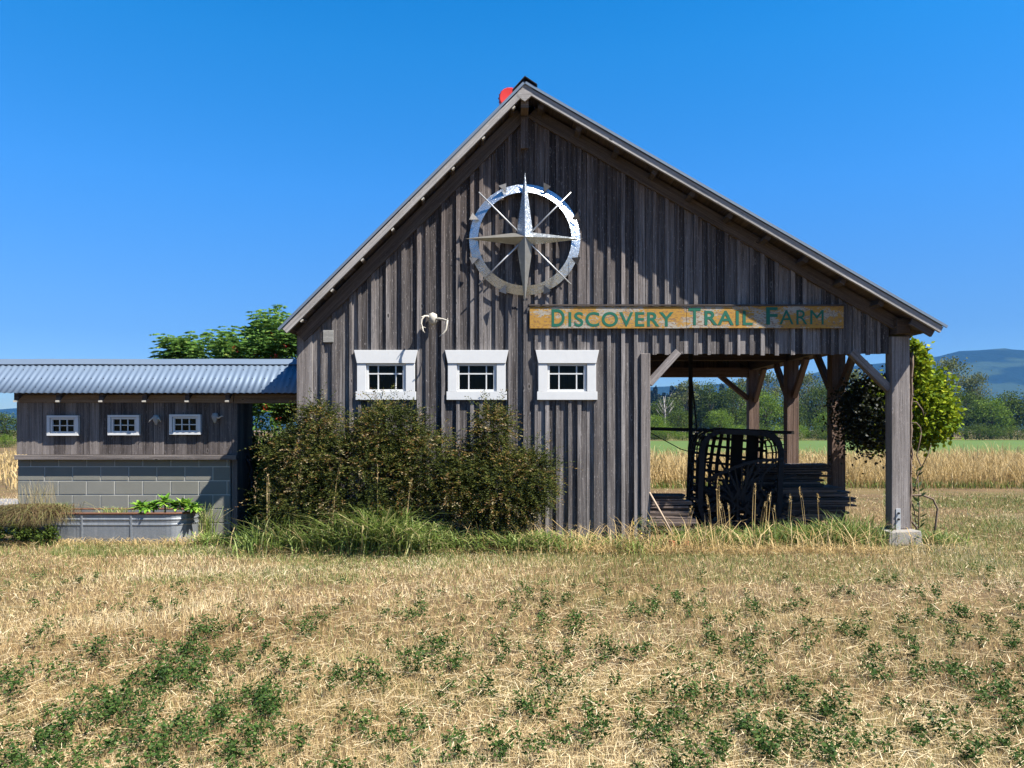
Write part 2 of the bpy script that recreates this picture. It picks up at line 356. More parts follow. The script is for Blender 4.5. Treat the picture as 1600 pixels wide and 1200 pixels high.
def blade_tris(P, H, lean, Wd):
    """stubble: one triangle each"""
    n = len(P); a = rng.uniform(0, 2 * np.pi, n); S = np.stack([np.cos(a), np.sin(a), np.zeros(n)], 1) * (np.broadcast_to(Wd, n)[:, None] / 2)
    tip = P + lean + np.stack([np.zeros(n), np.zeros(n), np.broadcast_to(H, n)], 1)
    return np.stack([P - S, P + S, tip], 1).reshape(-1, 3)
def blade_bent(P, H, lean, Wd, droop=0.3):
    """long blades: quad, quad, tri -> (n, 11 verts), sizes 4,4,3"""
    n = len(P); H = np.broadcast_to(H, n); Wd = np.broadcast_to(Wd, n)[:, None]
    a = np.arctan2(lean[:, 1], lean[:, 0]) + np.pi / 2 + rng.normal(0, 0.5, n)
    S = np.stack([np.cos(a), np.sin(a), np.zeros(n)], 1)
    z = np.zeros((n, 3)); z[:, 2] = 1
    def at(u): return P + lean * (u ** 1.8) + z * (H * (u - droop * u ** 3))[:, None]
    b0, b1, b2, b3 = at(0.0), at(0.4), at(0.75), at(1.0)
    q1 = [b0 - S * Wd * .4, b0 + S * Wd * .4, b1 + S * Wd * .5, b1 - S * Wd * .5]
    q2 = [b1 - S * Wd * .5, b1 + S * Wd * .5, b2 + S * Wd * .33, b2 - S * Wd * .33]
    t3 = [b2 - S * Wd * .33, b2 + S * Wd * .33, b3]
    return np.stack(q1 + q2 + t3, 1).reshape(-1, 3), np.tile([4, 4, 3], n)
def fbm(x, y, s, seed=0):
    r = np.random.default_rng(seed); out = np.zeros_like(x)
    for k in range(4):
        f = s * 1.9 ** k
        for _ in range(3):
            a = r.uniform(0, 6.28); out += np.sin((x * np.cos(a) + y * np.sin(a)) * f + r.uniform(0, 6.28)) * 0.6 ** k
    return out / 4.5

# ------------------------------------------------------------------ ground, field, path, hills
t = NT('dry_field'); p = t.vec('pos'); n1 = t.noise(p, 1.2, 5, 0.6); n2 = t.noise(p, 22, 4, 0.65); n3 = t.noise(t.vec('pos', (0.25, 0.6, 1)), 1, 4, 0.6)
c = t.mix(n2, (0.08, 0.050, 0.024), (0.26, 0.175, 0.085)); soil = t.ramp(n1, [(0.40, (0, 0, 0)), (0.62, (1, 1, 1))]); c = t.mix(t.math('MULTIPLY', soil, 0.55), c, (0.075, 0.050, 0.030))
gm = t.ramp(n3, [(0.48, (0, 0, 0)), (0.62, (1, 1, 1))]); c = t.mix(t.math('MULTIPLY', gm, 0.4), c, (0.12, 0.115, 0.035))
t.principled(c, 0.95, 0, n2, 0.6, 0.03, spec=0.1); M['ground'] = t.m
g = MB(); g.poly([(-4000, -60, 0), (4000, -60, 0), (4000, 4000, 0), (-4000, 4000, 0)]); tag(g.build('ground', M['ground']), kind='structure')
t = NT('green_field'); n1 = t.noise(t.vec('pos', (0.05, 0.25, 1)), 1, 5, 0.6); n2 = t.noise(t.vec('pos', (0.6, 0.6, 1)), 1, 5, 0.6)
c = t.mix(n1, (0.062, 0.115, 0.024), (0.095, 0.155, 0.036)); c = t.mix(t.math('MULTIPLY', n2, 0.35), c, (0.15, 0.165, 0.055)); t.principled(c, 0.9, 0, n2, 0.5, 0.1, spec=0.1); M['green'] = t.m
g = MB(); g.poly([(-1.5, 26, .012), (60, 26, .012), (160, 112, .012), (-3, 84, .012)]); tag(g.build('field', M['green']), kind='structure')
t = NT('tan_field_strip'); n1 = t.noise(t.vec('pos', (0.2, 0.6, 1)), 1, 5, 0.6); c = t.mix(n1, (0.19, 0.145, 0.055), (0.21, 0.20, 0.075)); t.principled(c, 0.95, spec=0.1)
g = MB(); g.poly([(-70, 88, .012), (-3, 85.5, .012), (160, 114, .012), (160, 128, .012), (-70, 128, .012)]); tag(g.build('field_margin', t.m), kind='structure')
t = NT('gravel_path'); n1 = t.noise(t.vec('pos', (1, 1, 1)), 18, 4, 0.7); c = t.mix(n1, (0.15, 0.145, 0.145), (0.25, 0.245, 0.25)); t.principled(c, 0.9, 0, n1, 0.4, 0.02)
g = MB(); g.poly([(-30, 4.6, .01), (-9.3, 4.6, .01), (-8.6, 6.1, .01), (-30, 7.4, .01)]); tag(g.build('path', t.m), kind='structure')

def hill(name, y0, depth, prof, cols, seed, noise_h=4):
    xs = np.linspace(prof[0][0], prof[-1][0], 150); hs = np.interp(xs, [a for a, b in prof], [b for a, b in prof])
    ys = np.linspace(0, 1, 22); V = []; F = []
    for j, u in enumerate(ys):
        k = math.sin(min(u * 1.25, 1.0) * math.pi / 2) if u < 0.8 else max(0, (1 - u) / 0.2)
        yy = y0 + u * depth
        for i, x in enumerate(xs):
            hgt = hs[i] * k
            V.append((x, yy, max(-1, hgt + noise_h * k * (math.sin(x * .021 + seed + u * 9) + math.sin(x * .057 + u * 23 + seed) * .6 + math.sin(x * .19 + seed * 3 + u * 31) * .25))))
    n = len(xs)
    for j in range(len(ys) - 1):
        for i in range(n - 1): F.append((j * n + i, j * n + i + 1, (j + 1) * n + i + 1, (j + 1) * n + i))
    me = bpy.data.meshes.new(name); me.from_pydata(V, [], F); me.update()
    for pl in me.polygons: pl.use_smooth = True
    t = NT(name + '_forest'); v = t.vec('pos', (0.05, 0.02, 0.06)); n1 = t.noise(v, 1, 5, 0.6); n2 = t.noise(t.vec('pos', (0.0045, 0.003, 0.016)), 1.0, 3, 0.5)
    c = t.mix(n1, cols[0], cols[1]); pm = t.ramp(n2, [(0.53, (0, 0, 0)), (0.58, (1, 1, 1))]); c = t.mix(t.math('MULTIPLY', pm, 0.75), c, cols[2])
    t.principled(c, 0.95, 0, n1, 0.8, 4.0, spec=0.05); me.materials.append(t.m)
    o = bpy.data.objects.new(name, me); COL.objects.link(o); return tag(o, kind='structure')
HY = 1500.0
def hp(px, py): v = W(px, py, HY + 420); return (v.x, v.z)
hill('hills', HY, 520, [hp(-1500, 668), hp(0, 640), hp(900, 612), hp(1050, 604), hp(1150, 600), hp(1300, 578), hp(1440, 560), hp(1490, 552), hp(1540, 547), hp(1590, 549), hp(1680, 560), hp(1800, 575), hp(2300, 620), hp(3000, 668)],
     ((0.003, 0.010, 0.006), (0.009, 0.020, 0.009), (0.035, 0.055, 0.026)), 1.3, 3.0)

# ------------------------------------------------------------------ barn
RX, RZ, SL, SR = 0.165, 5.964, 1.0055, 0.579
def rz(x): return RZ + (x - RX) * SL if x < RX else RZ - (x - RX) * SR
XL, XE = -2.81, 5.037           # wall corner; inner edge of right post
YB = 6.1
OV = 0.36
barn = thing('barn', 'weathered grey board-and-batten barn with uneven gable roof and open bay', 'barn', (1.2, 2.8, 0))
def P_(o): return o
WIN = [(603.5,), (745,), (886,)]
holes = []
for (cx,) in WIN:
    a = W(cx - 29, 612, 0); b = W(cx + 29, 567, 0); holes.append((a.x, b.x, a.z, b.z))
trims = []
for (cx,) in WIN:
    a = W(cx - 46, 624, 0); b = W(cx + 46, 548, 0); trims.append((a.x, b.x, a.z, b.z))
BAYX, BAYZ = 1.838, 2.531        # opening of the bay
def wall_boards(edges, y0, y1, hole, tonef, base=lambda x: 0.0, gap=0.004, drop=0.13, mb=None, dz=0.0, jitter=0.006):
    mb = mb or MB()
    for i in range(len(edges) - 1):
        a, b = edges[i], edges[i + 1]; tn = tonef(); yj = random.uniform(-jitter, jitter)
        cuts = sorted({a, b} | {h for H in hole for h in H[:2] if a < h < b} | ({RX} if a < RX < b else set()))
        for k in range(len(cuts) - 1):
            p, q = cuts[k], cuts[k + 1]; m = (p + q) / 2
            p2 = p + (gap if p == a else 0); q2 = q - (gap if q == b else 0)
            zb = base(m); segs = []
            hs = sorted([H for H in hole if H[0] - 1e-6 <= m <= H[1] + 1e-6], key=lambda H: H[2]); lo = zb
            for H in hs: segs.append((lo, H[2])); lo = H[3]
            for s0, s1 in segs:
                if s1 > s0 + .01: mb.slab(p2, q2, y0 + yj, y1 + yj, s0, s0, s1, s1, tn)
            mb.slab(p2, q2, y0 + yj, y1 + yj, lo, lo, rz(p2) - drop + dz, rz(q2) - drop + dz, tn)
    return mb
# board edges read off the photograph: batten centres in px
bat_px = [487, 505, 523, 549, 563, 584, 607, 631, 655, 668, 693, 716, 738, 752, 777, 797, 821, 838, 855, 871, 890, 905, 930, 951, 973, 993, 1022, 1041, 1058, 1086, 1107, 1134, 1153, 1173, 1190, 1212, 1237, 1255, 1285, 1299, 1311, 1333, 1354, 1371]
bx = [W(p, 671, 0).x for p in bat_px]
edges = sorted([XL] + bx[1:] + [XE])
fine_edges = []
for a_, b_ in zip(edges[:-1], edges[1:]):
    fine_edges.append(a_)
    if b_ - a_ > .17 and random.random() < .55: fine_edges.append(a_ + (b_ - a_) * random.uniform(.35, .65))
edges = fine_edges + [XE]
def base(x): return 0.04 + random.uniform(-.02, .02) if x < BAYX - .1 else BAYZ + random.uniform(-.004, .004)
wall = wall_boards(edges, -0.012, 0.013, holes, lambda: random.uniform(0.05, 0.85), base)
wall.build('board_wall', M['barn'], barn)
bt = MB()
for x in bx:
    w = random.uniform(0.036, 0.054); th = random.uniform(0.02, 0.032); tn = random.uniform(0.35, 0.95); p, q = x - w / 2, x + w / 2
    hs = [T for T in trims if T[0] - .03 < x < T[1] + .03]; zb = (0.05 if x < BAYX - .1 else BAYZ - .01) + random.uniform(-.015, .015)
    lo = zb
    y0, y1 = -0.022 - th, -0.019
    for T in hs:
        bt.slab(p, q, y0, y1, lo, lo, T[2] - .004, T[2] - .004, tn); lo = T[3] + .004
    if x < RX < q or p < RX < x: top0 = top1 = rz(RX) - .3
    else: top0, top1 = rz(p) - .2, rz(q) - .2
    bt.slab(p, q, y0, y1, lo, lo, top0, top1, tn)
bt.build('batten', M['barn'], barn)
# corner boards and bay jamb post
m = MB(); m.box(XL - .03, XL + .125, -.05, -.024, 0.03, rz(XL) - .16, 'z', .55); m.box(XL - .055, XL - .031, -.05, .1, 0.03, rz(XL) - .2, 'z', .4); m.build('corner_board', M['post'], barn)
m = MB(); m.box(W(1000, 0, 0).x, BAYX, -.075, .09, 0.02, BAYZ + .0, 'z', .62); m.build('post', M['post'], barn, .008)
# other walls
def side_boards(x0, x1, ya, yb, zt, name):
    m = MB(); y = ya
    while y < yb - .02:
        w = random.uniform(.2, .28); y2 = min(y + w, yb); m.box(x0, x1, y + .002, y2 - .002, 0.03, zt, 'z'); y = y2
    m.build(name, M['shed'], barn)
side_boards(XL - .015, XL + .012, 0.02, YB, rz(XL) - .17, 'board_wall')
side_boards(1.74, 1.77, 0.03, YB, 3.02, 'partition_wall')
ed = [XL]
while ed[-1] < 5.15: ed.append(ed[-1] + random.uniform(.2, .27))
ed[-1] = 5.2
wall_boards(ed, YB, YB + .025, [], random.random, lambda x: 0.03 if x < 1.75 else 2.82, drop=.14, gap=0.0003).build('board_wall', M['deck'], barn)
m = MB(); m.box(XL + .02, 1.73, .05, YB - .02, 2.93, 2.96, 'x'); m.build('loft_floor', M['deck'], barn)
# bay floor boards of the ceiling above the bay (dark loft boards on joists)
# posts on the open side: y positions
PY = [0.0, 1.86, 3.76, 5.94]
PX0, PX1 = 5.037, 5.277
PLZ = 2.784
for k, y in enumerate(PY):
    m = MB()
    if k == 0: m.box(PX0, PX1, -.09, .08, .20, rz(PX1) - .25, 'z', .72)
    else:
        m.box(PX0 + .01, PX0 + .112, y - .09, y + .09, .02, PLZ, 'z', .5); m.box(PX0 + .115, PX1 - .01, y - .085, y + .085, .02, PLZ, 'z', .35)
    m.build('post', M['post'] if k == 0 else M['brownpost'], barn, .006)
f = W(1410, 858, -.15)
m = MB(); m.hexa([(4.90, -.27, -.05), (5.37, -.27, -.05), (5.37, .22, -.05), (4.90, .22, -.05), (4.93, -.25, .178), (5.34, -.25, .198), (5.33, .2, .19), (4.93, .2, .19)], Vector((1, 0, 0)), .5); ft = m.build('footing', M['footing'], barn, .012)
m = MB(); m.box(5.09, 5.152, -.098, -.092, .19, .47, 'z', .5); br = m.build('bracket', M['galv'], barn, .002)
for z in (.33, .41): m = MB(); m.tube([(5.121, -.1, z), (5.121, -.118, z)], .014, 8); m.build('bolt', M['iron'], br)
# plate beams, back lintel, tie beams
m = MB(); m.beam((5.16, -.16, PLZ + .1), (5.16, YB + .2, PLZ + .1), .18, .2, tone=.4); m.build('plate_beam', M['deck'], barn, .006)
m = MB(); m.beam((1.78, 5.96, 2.74), (5.15, 5.96, 2.74), .16, .2, tone=.45); m.build('lintel_beam', M['brownpost'], barn, .006)
m = MB(); m.beam((1.78, .07, 2.66), (5.05, .07, 2.66), .1, .22, tone=.3); m.build('lintel_beam', M['deck'], barn, .006)
for y in PY[1:3]:
    m = MB(); m.beam((1.78, y, 2.87), (5.06, y, 2.87), .1, .16, tone=.4); m.build('tie_beam', M['deck'], barn, .006)
def brace(a, b, w=.11, h=.09, mat='brownpost', up=(0, 1, 0), tone=.5):
    m = MB(); m.beam(a, b, w, h, up, tone); return m.build('brace', M[mat], barn, .005)
brace((5.045, 0, 2.06), (4.53, 0, 2.56), .10, .10, 'post', tone=.5)
brace((1.83, 0, 2.13), (2.22, 0, 2.56), .10, .09, 'post', tone=.8)
for k, y in enumerate(PY[1:], 1):
    brace((5.18, y - .08, 2.13), (5.18, y - .66, 2.78), .1, .09, up=(1, 0, 0), tone=.75)
    if k < 3: brace((5.11, y + .08, 2.15), (5.11, y + .66, 2.78), .1, .09, up=(1, 0, 0), tone=.25)
    if k == 3: brace((5.05, y, 2.18), (4.44, y, 2.68), .1, .1, tone=.35)
# roof
roof = bpy.data.objects.new('roof', None); COL.objects.link(roof); roof.parent = barn; roof.matrix_parent_inverse = barn.matrix_basis.inverted()
EL, ER = -2.962, 5.558
def corr_sheet(fn_pt, ulen, n_u, name, parent, pitch=.076, amp=.009, tone=.5):
    """fn_pt(u along ridge, v 0..1 along slope) -> (point, normal)"""
    nw = int(ulen / pitch * 6); V = []; F = []; UV = []
    for i in range(nw + 1):
        u = ulen * i / nw; off = amp * math.sin(2 * math.pi * u / pitch)
        for j in range(n_u + 1):
            p, nn = fn_pt(u, j / n_u); V.append(tuple(p + nn * off))
    for i in range(nw):
        for j in range(n_u): a = i * (n_u + 1) + j; F.append((a, a + 1, a + n_u + 2, a + n_u + 1))
    me = bpy.data.meshes.new(name); me.from_pydata(V, [], F); me.update()
    uvl = me.uv_layers.new(name='UVMap')
    for lp in me.loops: v = me.vertices[lp.vertex_index].co; uvl.data[lp.index].uv = (v.z, v.x + v.y)
    for pl in me.polygons: pl.use_smooth = True
    me.materials.append(M['roofmetal']); o = bpy.data.objects.new(name, me); COL.objects.link(o); o.parent = parent
    so_ = o.modifiers.new('thick', 'SOLIDIFY'); so_.thickness = .002; return o
inv = barn.matrix_basis.inverted()
LOC = Vector((0, 0, 0))
for xe, sl in ((EL, SL), (ER, -SR)):
    xo = xe + (-.03 if xe < 0 else .03)
    nrm = Vector((-sl, 0, 1)).normalized()
    def fp(u, v, xo=xo, nrm=nrm):
        x = RX + (xo - RX) * v; return Vector((x, -OV - .03 + u, rz(x) + .035)) - LOC, nrm
    corr_sheet(fp, YB + .3 + OV, 1, 'roof_sheet', roof)
    d = Vector((xe - RX, 0, rz(xe) - RZ)).normalized(); Lr = (Vector((xe, 0, rz(xe))) - Vector((RX, 0, RZ))).length
    # deck boards (run along the ridge direction, seen from below)
    m = MB(); s = 0.0
    while s < Lr - .02:
        s2 = min(s + .19, Lr - .005); a = Vector((RX, 0, RZ)) + d * ((s + s2) / 2) - nrm * .028
        m.beam((a.x, -OV + .03, a.z), (a.x, YB + .25, a.z), s2 - s - .004, .022, nrm); s = s2
    m.build('deck', M['deck'], roof)
    # barge board with trim strip
    m = MB(); c0 = Vector((RX, -OV, RZ)) - nrm * .045; c1 = Vector((xe, -OV, rz(xe))) - nrm * .045
    up = nrm; w, h = .04, .080
    a0 = c0 + Vector((0, 0, 0)); m.beam(a0, c1, w, h, up, .75); m.build('barge_board', M['barge'], roof, .003)
    m = MB(); c0 = Vector((RX, -OV - .03, RZ)) + nrm * .018; c1 = Vector((xo, -OV - .03, rz(xo))) + nrm * .018; m.beam(c0, c1, .018, .032, nrm); m.build('edge_trim', M['roofmetal'], roof)
    # frieze rafter on the wall, tails beyond it
    m = MB()
    def raft(y, w, hh, x_end, tone, x0=RX):
        a = Vector((x0, y, rz(x0) - .03)) - nrm * (.045 + hh / 2); b = Vector((x_end, y, rz(x_end) - .03)) - nrm * (.045 + hh / 2); m.beam(a, b, w, hh, nrm, tone)
    raft(-.05, .045, .17 if xe < 0 else .16, xe + (.05 if xe < 0 else -.16), .6)
    m.build('frieze_board', M['frieze'], barn, .003)
    for y in (1.86, 3.76, 5.92):
        m = MB(); raft(y + .07, .05, .16, xe + (.06 if xe < 0 else -.12), .4); m.build('rafter', M['deck'], barn)
    m = MB(); a = Vector((xe * .93 + RX * .07, -OV + .07, 0)); x0 = RX
    if xe > 0:
        raft(-OV + .045, .045, .10, xe - .06, .5, xe - .34); m.build('rafter_tail', M['frieze'], barn)
    # purlins with sunlit ends, the light coloured in as pale wood, under the barge board
    n = 8 if xe < 0 else 11
    for k in range(n):
        s = Lr * (k + .55) / n; a = Vector((RX, 0, RZ)) + d * s - nrm * .062
        m = MB(); m.beam((a.x, -OV + .035, a.z), (a.x, YB + .2, a.z), .05, .045, nrm, .5); pu = m.build('purlin', M['deck'], roof)
        if xe < 0:
            m = MB(); e = a - nrm * .034; m.beam((e.x, -OV - .002, e.z), (e.x, -OV + .055, e.z), .042, .03, nrm, .8); m.build('purlin_end', M['pale'], pu)
        else:
            m = MB(); e = a - nrm * .05; m.beam((e.x, -OV + .06, e.z), (e.x, -.075, e.z), .07, .06, nrm, .3); m.build('lookout_block', M['frieze'], pu)
    # ridge beam
m = MB(); m.beam((RX, -OV + .03, RZ - .185), (RX, YB + .15, RZ - .185), .1, .2, tone=.6); m.build('ridge_beam', M['header'], roof, .004)
m = MB(); m.box(RX - .05, RX + .05, -.115, -.026, RZ - .72, RZ - .30, 'z', .55); m.build('king_post', M['barn'], barn, .004)
m = MB(); th = .012
for sgn, sl in ((-1, SL), (1, SR)):
    x1 = RX + sgn * .16; m.plate([(RX, -OV - .05, RZ + .085), (x1, -OV - .05, RZ + .07 - .16 * sl), (x1, YB + .3, RZ + .07 - .16 * sl), (RX, YB + .3, RZ + .085)], (0, 0, th), .4)
m.build('ridge_cap', M['iron'], roof)
m = MB(); m.plate([(RX - .1, -OV - .022, RZ - .15), (RX, -OV - .022, RZ - .22), (RX + .1, -OV - .022, RZ - .135), (RX + .09, -OV - .022, RZ - .03), (RX, -OV - .022, RZ + .025), (RX - .09, -OV - .022, RZ - .06)], (0, .045, 0), .6); m.build('apex_block', M['barge'], roof)
# windows
for k, (cx,) in enumerate(WIN):
    wdw = bpy.data.objects.new('window', None); COL.objects.link(wdw); wdw.parent = barn; wdw.matrix_parent_inverse = inv
    def wp(px, py): return W(px, py, -.03)
    yF, yK = -.062, .0
    def bx_(m, x0, y0, x1, y1, yf=yF, yk=yK): a = wp(cx + x0, y1); b = wp(cx + x1, y0); m.box(a.x, b.x, yf, yk, a.z, b.z, 'x', .6)
    m = MB(); a = wp(cx - 49.5, 547.5); b = wp(cx + 49.5, 547.5); c = wp(cx + 45, 568); d = wp(cx - 45, 568)
    m.plate([(p.x, yF - .012, p.z) for p in (d, c, b, a)], (0, .07, 0), .7); m.build('window_header', M['white'], wdw, .003)
    for q0, q1 in ((-45, -31), (31, 45)): m = MB(); bx_(m, q0, 568.3, q1, 611.7); m.build('casing', M['white'], wdw, .003)
    m = MB(); bx_(m, -47, 612, 47, 625, yF - .008); m.build('window_sill', M['white'], wdw, .003)
    m = MB()
    bx_(m, -30.7, 568.3, 30.7, 571.5, -.04); bx_(m, -30.7, 608.5, 30.7, 611.7, -.04); bx_(m, -30.7, 571.7, -27.2, 608.3, -.04); bx_(m, 26, 571.7, 30.7, 608.3, -.04)
    m.build('sash', M['white'], wdw, .002)
    m = MB(); bx_(m, -27, 583, 25.8, 585, -.03, -.012); 
    for q in (-13.5, 14): bx_(m, q, 571.7, q + 1.9, 582.8, -.029, -.0125); bx_(m, q, 585.2, q + 1.9, 608.3, -.029, -.0125)
    m.build('muntin', M['white'], wdw)
    m = MB(); a = wp(cx - 28, 610); b = wp(cx + 27, 570); m.poly([(a.x, -.008, a.z), (b.x, -.008, a.z), (b.x, -.008, b.z), (a.x, -.008, b.z)]); m.build('pane', M['glass'], wdw)
a = W(505, 535, -.05); b = W(521, 516, -.05); m = MB(); m.box(a.x, b.x, -.062, -.045, a.z, b.z, 'x', .7); m.build('cover_plate', M['plate'], barn, .003)

# ------------------------------------------------------------------ sign
sg = thing('sign', 'long weathered yellow farm name sign with green capital letters over the bay', 'sign', W(1073, 495, -.08))
sgi = sg.matrix_basis.inverted()
a = W(827.5, 513, -.09); b = W(1319, 478.5, -.09); xm = W(1073, 0, -.09).x
m = MB(); m.box(a.x, xm - .002, -.078, -.058, a.z, b.z, 'x', .5); m.box(xm + .002, b.x, -.077, -.058, a.z + .004, b.z + .004, 'x', .5); m.build('board', M['sign'], sg, .003)
m = MB(); m.box(a.x - .01, b.x + .01, -.092, -.055, b.z + .006, b.z + .026, 'x', .3); m.build('top_trim', M['frieze'], sg)
def lettering(txt, px0, px1, py0, py1):
    cu = bpy.data.curves.new('lettering', 'FONT'); cu.body = txt; cu.size = 1; cu.extrude = .004; cu.offset = 0.018 if 'M' not in txt else 0.0; cu.space_character = 1.12
    tmp = bpy.data.objects.new('tmp', cu); COL.objects.link(tmp); bpy.context.view_layer.update()
    me = bpy.data.meshes.new_from_object(tmp.evaluated_get(bpy.context.evaluated_depsgraph_get())); bpy.data.objects.remove(tmp); 
    co = np.zeros(len(me.vertices) * 3, dtype=np.float32); me.vertices.foreach_get('co', co); co = co.reshape(-1, 3)
    lo, hi = co.min(0), co.max(0); A = W(px0, py1, -.1); B = W(px1, py0, -.1)
    out = np.zeros_like(co); out[:, 0] = A.x + (co[:, 0] - lo[0]) / (hi[0] - lo[0]) * (B.x - A.x); out[:, 2] = A.z + (co[:, 1] - lo[1]) / (hi[1] - lo[1]) * (B.z - A.z)
    out[:, 1] = -.0785 - co[:, 2] * .4
    me.vertices.foreach_set('co', out.ravel()); me.update(); me.materials.clear(); me.materials.append(M['letter']); me.name = 'lettering'
    return me
for txt, p0, p1, q0, q1 in (('D', 862, 882.5, 482.5, 510), ('ISCOVERY', 888.5, 1053, 487, 510), ('T', 1076.5, 1095.5, 480.5, 507.5), ('RAIL', 1101.5, 1177, 485, 507.5), ('F', 1198, 1216, 479.5, 507), ('ARM', 1219, 1288, 484, 506.5)):
    me = lettering(txt, p0, p1, q0, q1); o = bpy.data.objects.new('lettering', me); COL.objects.link(o); o.parent = sg; o.matrix_parent_inverse = sgi

# ------------------------------------------------------------------ compass star
cs = thing('compass_star', 'large shiny metal compass star in a ring mounted on the gable', 'wall ornament', W(820, 374, -.1)); csi = cs.matrix_basis.inverted()
CC = W(820, 374, -.10); RO, RI = .737, .618
def c3(r, an, y): return Vector((CC.x + r * math.sin(an), y, CC.z + r * math.cos(an)))
V = []; F = []; N = 96
m = MB()
for k in range(N):
    a0, a1 = 2 * math.pi * k / N, 2 * math.pi * (k + 1) / N
    m.face([len(m.v) + i for i in range(4)], [(0, 0)] * 4, .5, True); m.v += [tuple(c3(RI, a0, -.125)), tuple(c3(RO, a0, -.078)), tuple(c3(RO, a1, -.078)), tuple(c3(RI, a1, -.125))]
    for r, y in ((RO, -.078), (RI, -.125)):
        m.face([len(m.v) + i for i in range(4)], [(0, 0)] * 4, .5, True); m.v += [tuple(c3(r, a0, y)), tuple(c3(r, a0, y + .010)), tuple(c3(r, a1, y + .010)), tuple(c3(r, a1, y))]
    m.face([len(m.v) + i for i in range(4)], [(0, 0)] * 4, .5, True); m.v += [tuple(c3(RO, a0, -.068)), tuple(c3(RI, a0, -.115)), tuple(c3(RI, a1, -.115)), tuple(c3(RO, a1, -.068))]
m.build('ring', M['steel'], cs)
for k, (ln, wd) in enumerate(((.88, .105), (.77, .085), (.84, .105), (.79, .085))):
    an = k * math.pi / 2; d = c3(1, an, 0) - c3(0, an, 0); s_ = Vector((d.z, 0, -d.x)); C0 = Vector((CC.x, 0, CC.z))
    apex = C0 + Vector((0, -.25, 0)); tip = C0 + d * ln + Vector((0, -.135, 0)); l_ = C0 + d * .085 - s_ * wd + Vector((0, -.135, 0)); r_ = C0 + d * .085 + s_ * wd + Vector((0, -.135, 0)); q = C0 + Vector((0, -.135, 0))
    m = MB(); m.poly([apex, l_, tip]); m.poly([apex, tip, r_]); m.poly([q, tip, l_]); m.poly([q, r_, tip]); m.build('star_point', M['steel'] if k < 2 else M['warmsteel'], cs)
for k in range(4):
    an = math.pi / 4 + k * math.pi / 2; m = MB(); m.tube([c3(.05, an, -.15), c3(.86, an, -.15)], [.011, .009], 6); m.build('rod', M['galv'], cs)
for k in range(8):
    an = math.pi / 8 + k * math.pi / 4; dd = c3(1, an, 0) - c3(0, an, 0); ss = Vector((dd.z, 0, -dd.x)); b0 = c3(RI + .045, an, -.135)
    m = MB(); m.plate([b0, c3(RO + .035, an, -.16) - ss * .055, c3(RO + .035, an, -.13) + ss * .055], Vector((0, .008, 0))); m.build('fin', M['darksteel'], cs)
for k in range(4): m = MB(); m.tube([c3(RO - .06, k * math.pi / 2 + .4, -.07), c3(RO - .06, k * math.pi / 2 + .4, -.0)], .012, 6); m.build('standoff', M['iron'], cs)
m = MB(); m.tube([c3(0, 0, -.15), c3(0, 0, 0)], .03, 8); m.build('hub', M['iron'], cs)

# ------------------------------------------------------------------ antlers, skulls, red drum
def wt(px, py, y): return W(px, py, y)
an_ = thing('antlers', 'bleached deer antlers mounted above the left barn window', 'antlers', W(678, 500, -.06))
m = MB(); m.lathe([(0.001, -.10), (.045, -.08), (.062, -.01), (.055, .05), (.001, .075)], W(676, 497, -.13), 12, .5, (1, 1.2)); m.build('skull', M['bone'], an_)
m = MB(); m.tube([W(673, 499, -.16), W(668, 494, -0.180), W(663, 494, -0.210), W(659, 499, -0.225), W(658, 506, -0.240), W(660, 511, -0.247), W(665, 512, -0.247)], [.017, .017, .015, .014, .012, .01, .004], 7)
m.tube([W(661, 495, -0.210), W(658, 495, -0.270)], [.01, .003], 6); m.tube([W(660, 511, -0.247), W(661, 517, -0.255), W(664, 520, -0.262)], [.012, .01, .003], 6); m.build('antler', M['bone'], an_)
m = MB(); m.tube([W(679, 499, -.16), W(686, 498, -0.180), W(692, 499, -0.210), W(699, 501, -0.232), W(698, 508, -0.247), W(697, 515, -0.255), W(693, 521, -0.262), W(686, 526, -0.270)], [.016, .016, .015, .014, .013, .012, .01, .004], 7)
m.tube([W(698.5, 502, -0.232), W(699.5, 497, -0.247)], [.01, .003], 6); m.tube([W(684, 498.5, -0.165), W(684, 503, -0.180)], [.01, .004], 6); m.build('antler', M['bone'], an_)

SY = 0.65                                         # shed wall plane
def skull(px, py, horns, label):
    s = thing('animal_skull', label, 'skull', W(px, py, SY - .06), 'skulls on the shed wall'); c = W(px, py, SY - .07)
    m = MB(); m.lathe([(.001, .055), (.035, .045), (.05, .01), (.042, -.03), (.024, -.065), (.018, -.085), (.001, -.09)], c, 12, .5, (1, .9)); m.build('head', M['bonegrey'], s)
    for h in horns:
        m = MB(); m.tube([W(*p, SY - .08 - .012 * i) for i, p in enumerate(h)], [.018 - .014 * i / (len(h) - 1) for i in range(len(h))], 7); m.build('horn', M['bone'], s)
skull(244, 654, [[(243, 653), (239, 653), (235, 656), (232, 660)], [(246, 652), (249, 655), (251, 659)]], 'small bleached skull between second and third shed windows')
skull(336, 651, [[(338, 652), (342, 653), (347, 650), (349, 651)], [(334, 650), (332, 648)]], 'small grey skull right of the last shed window')

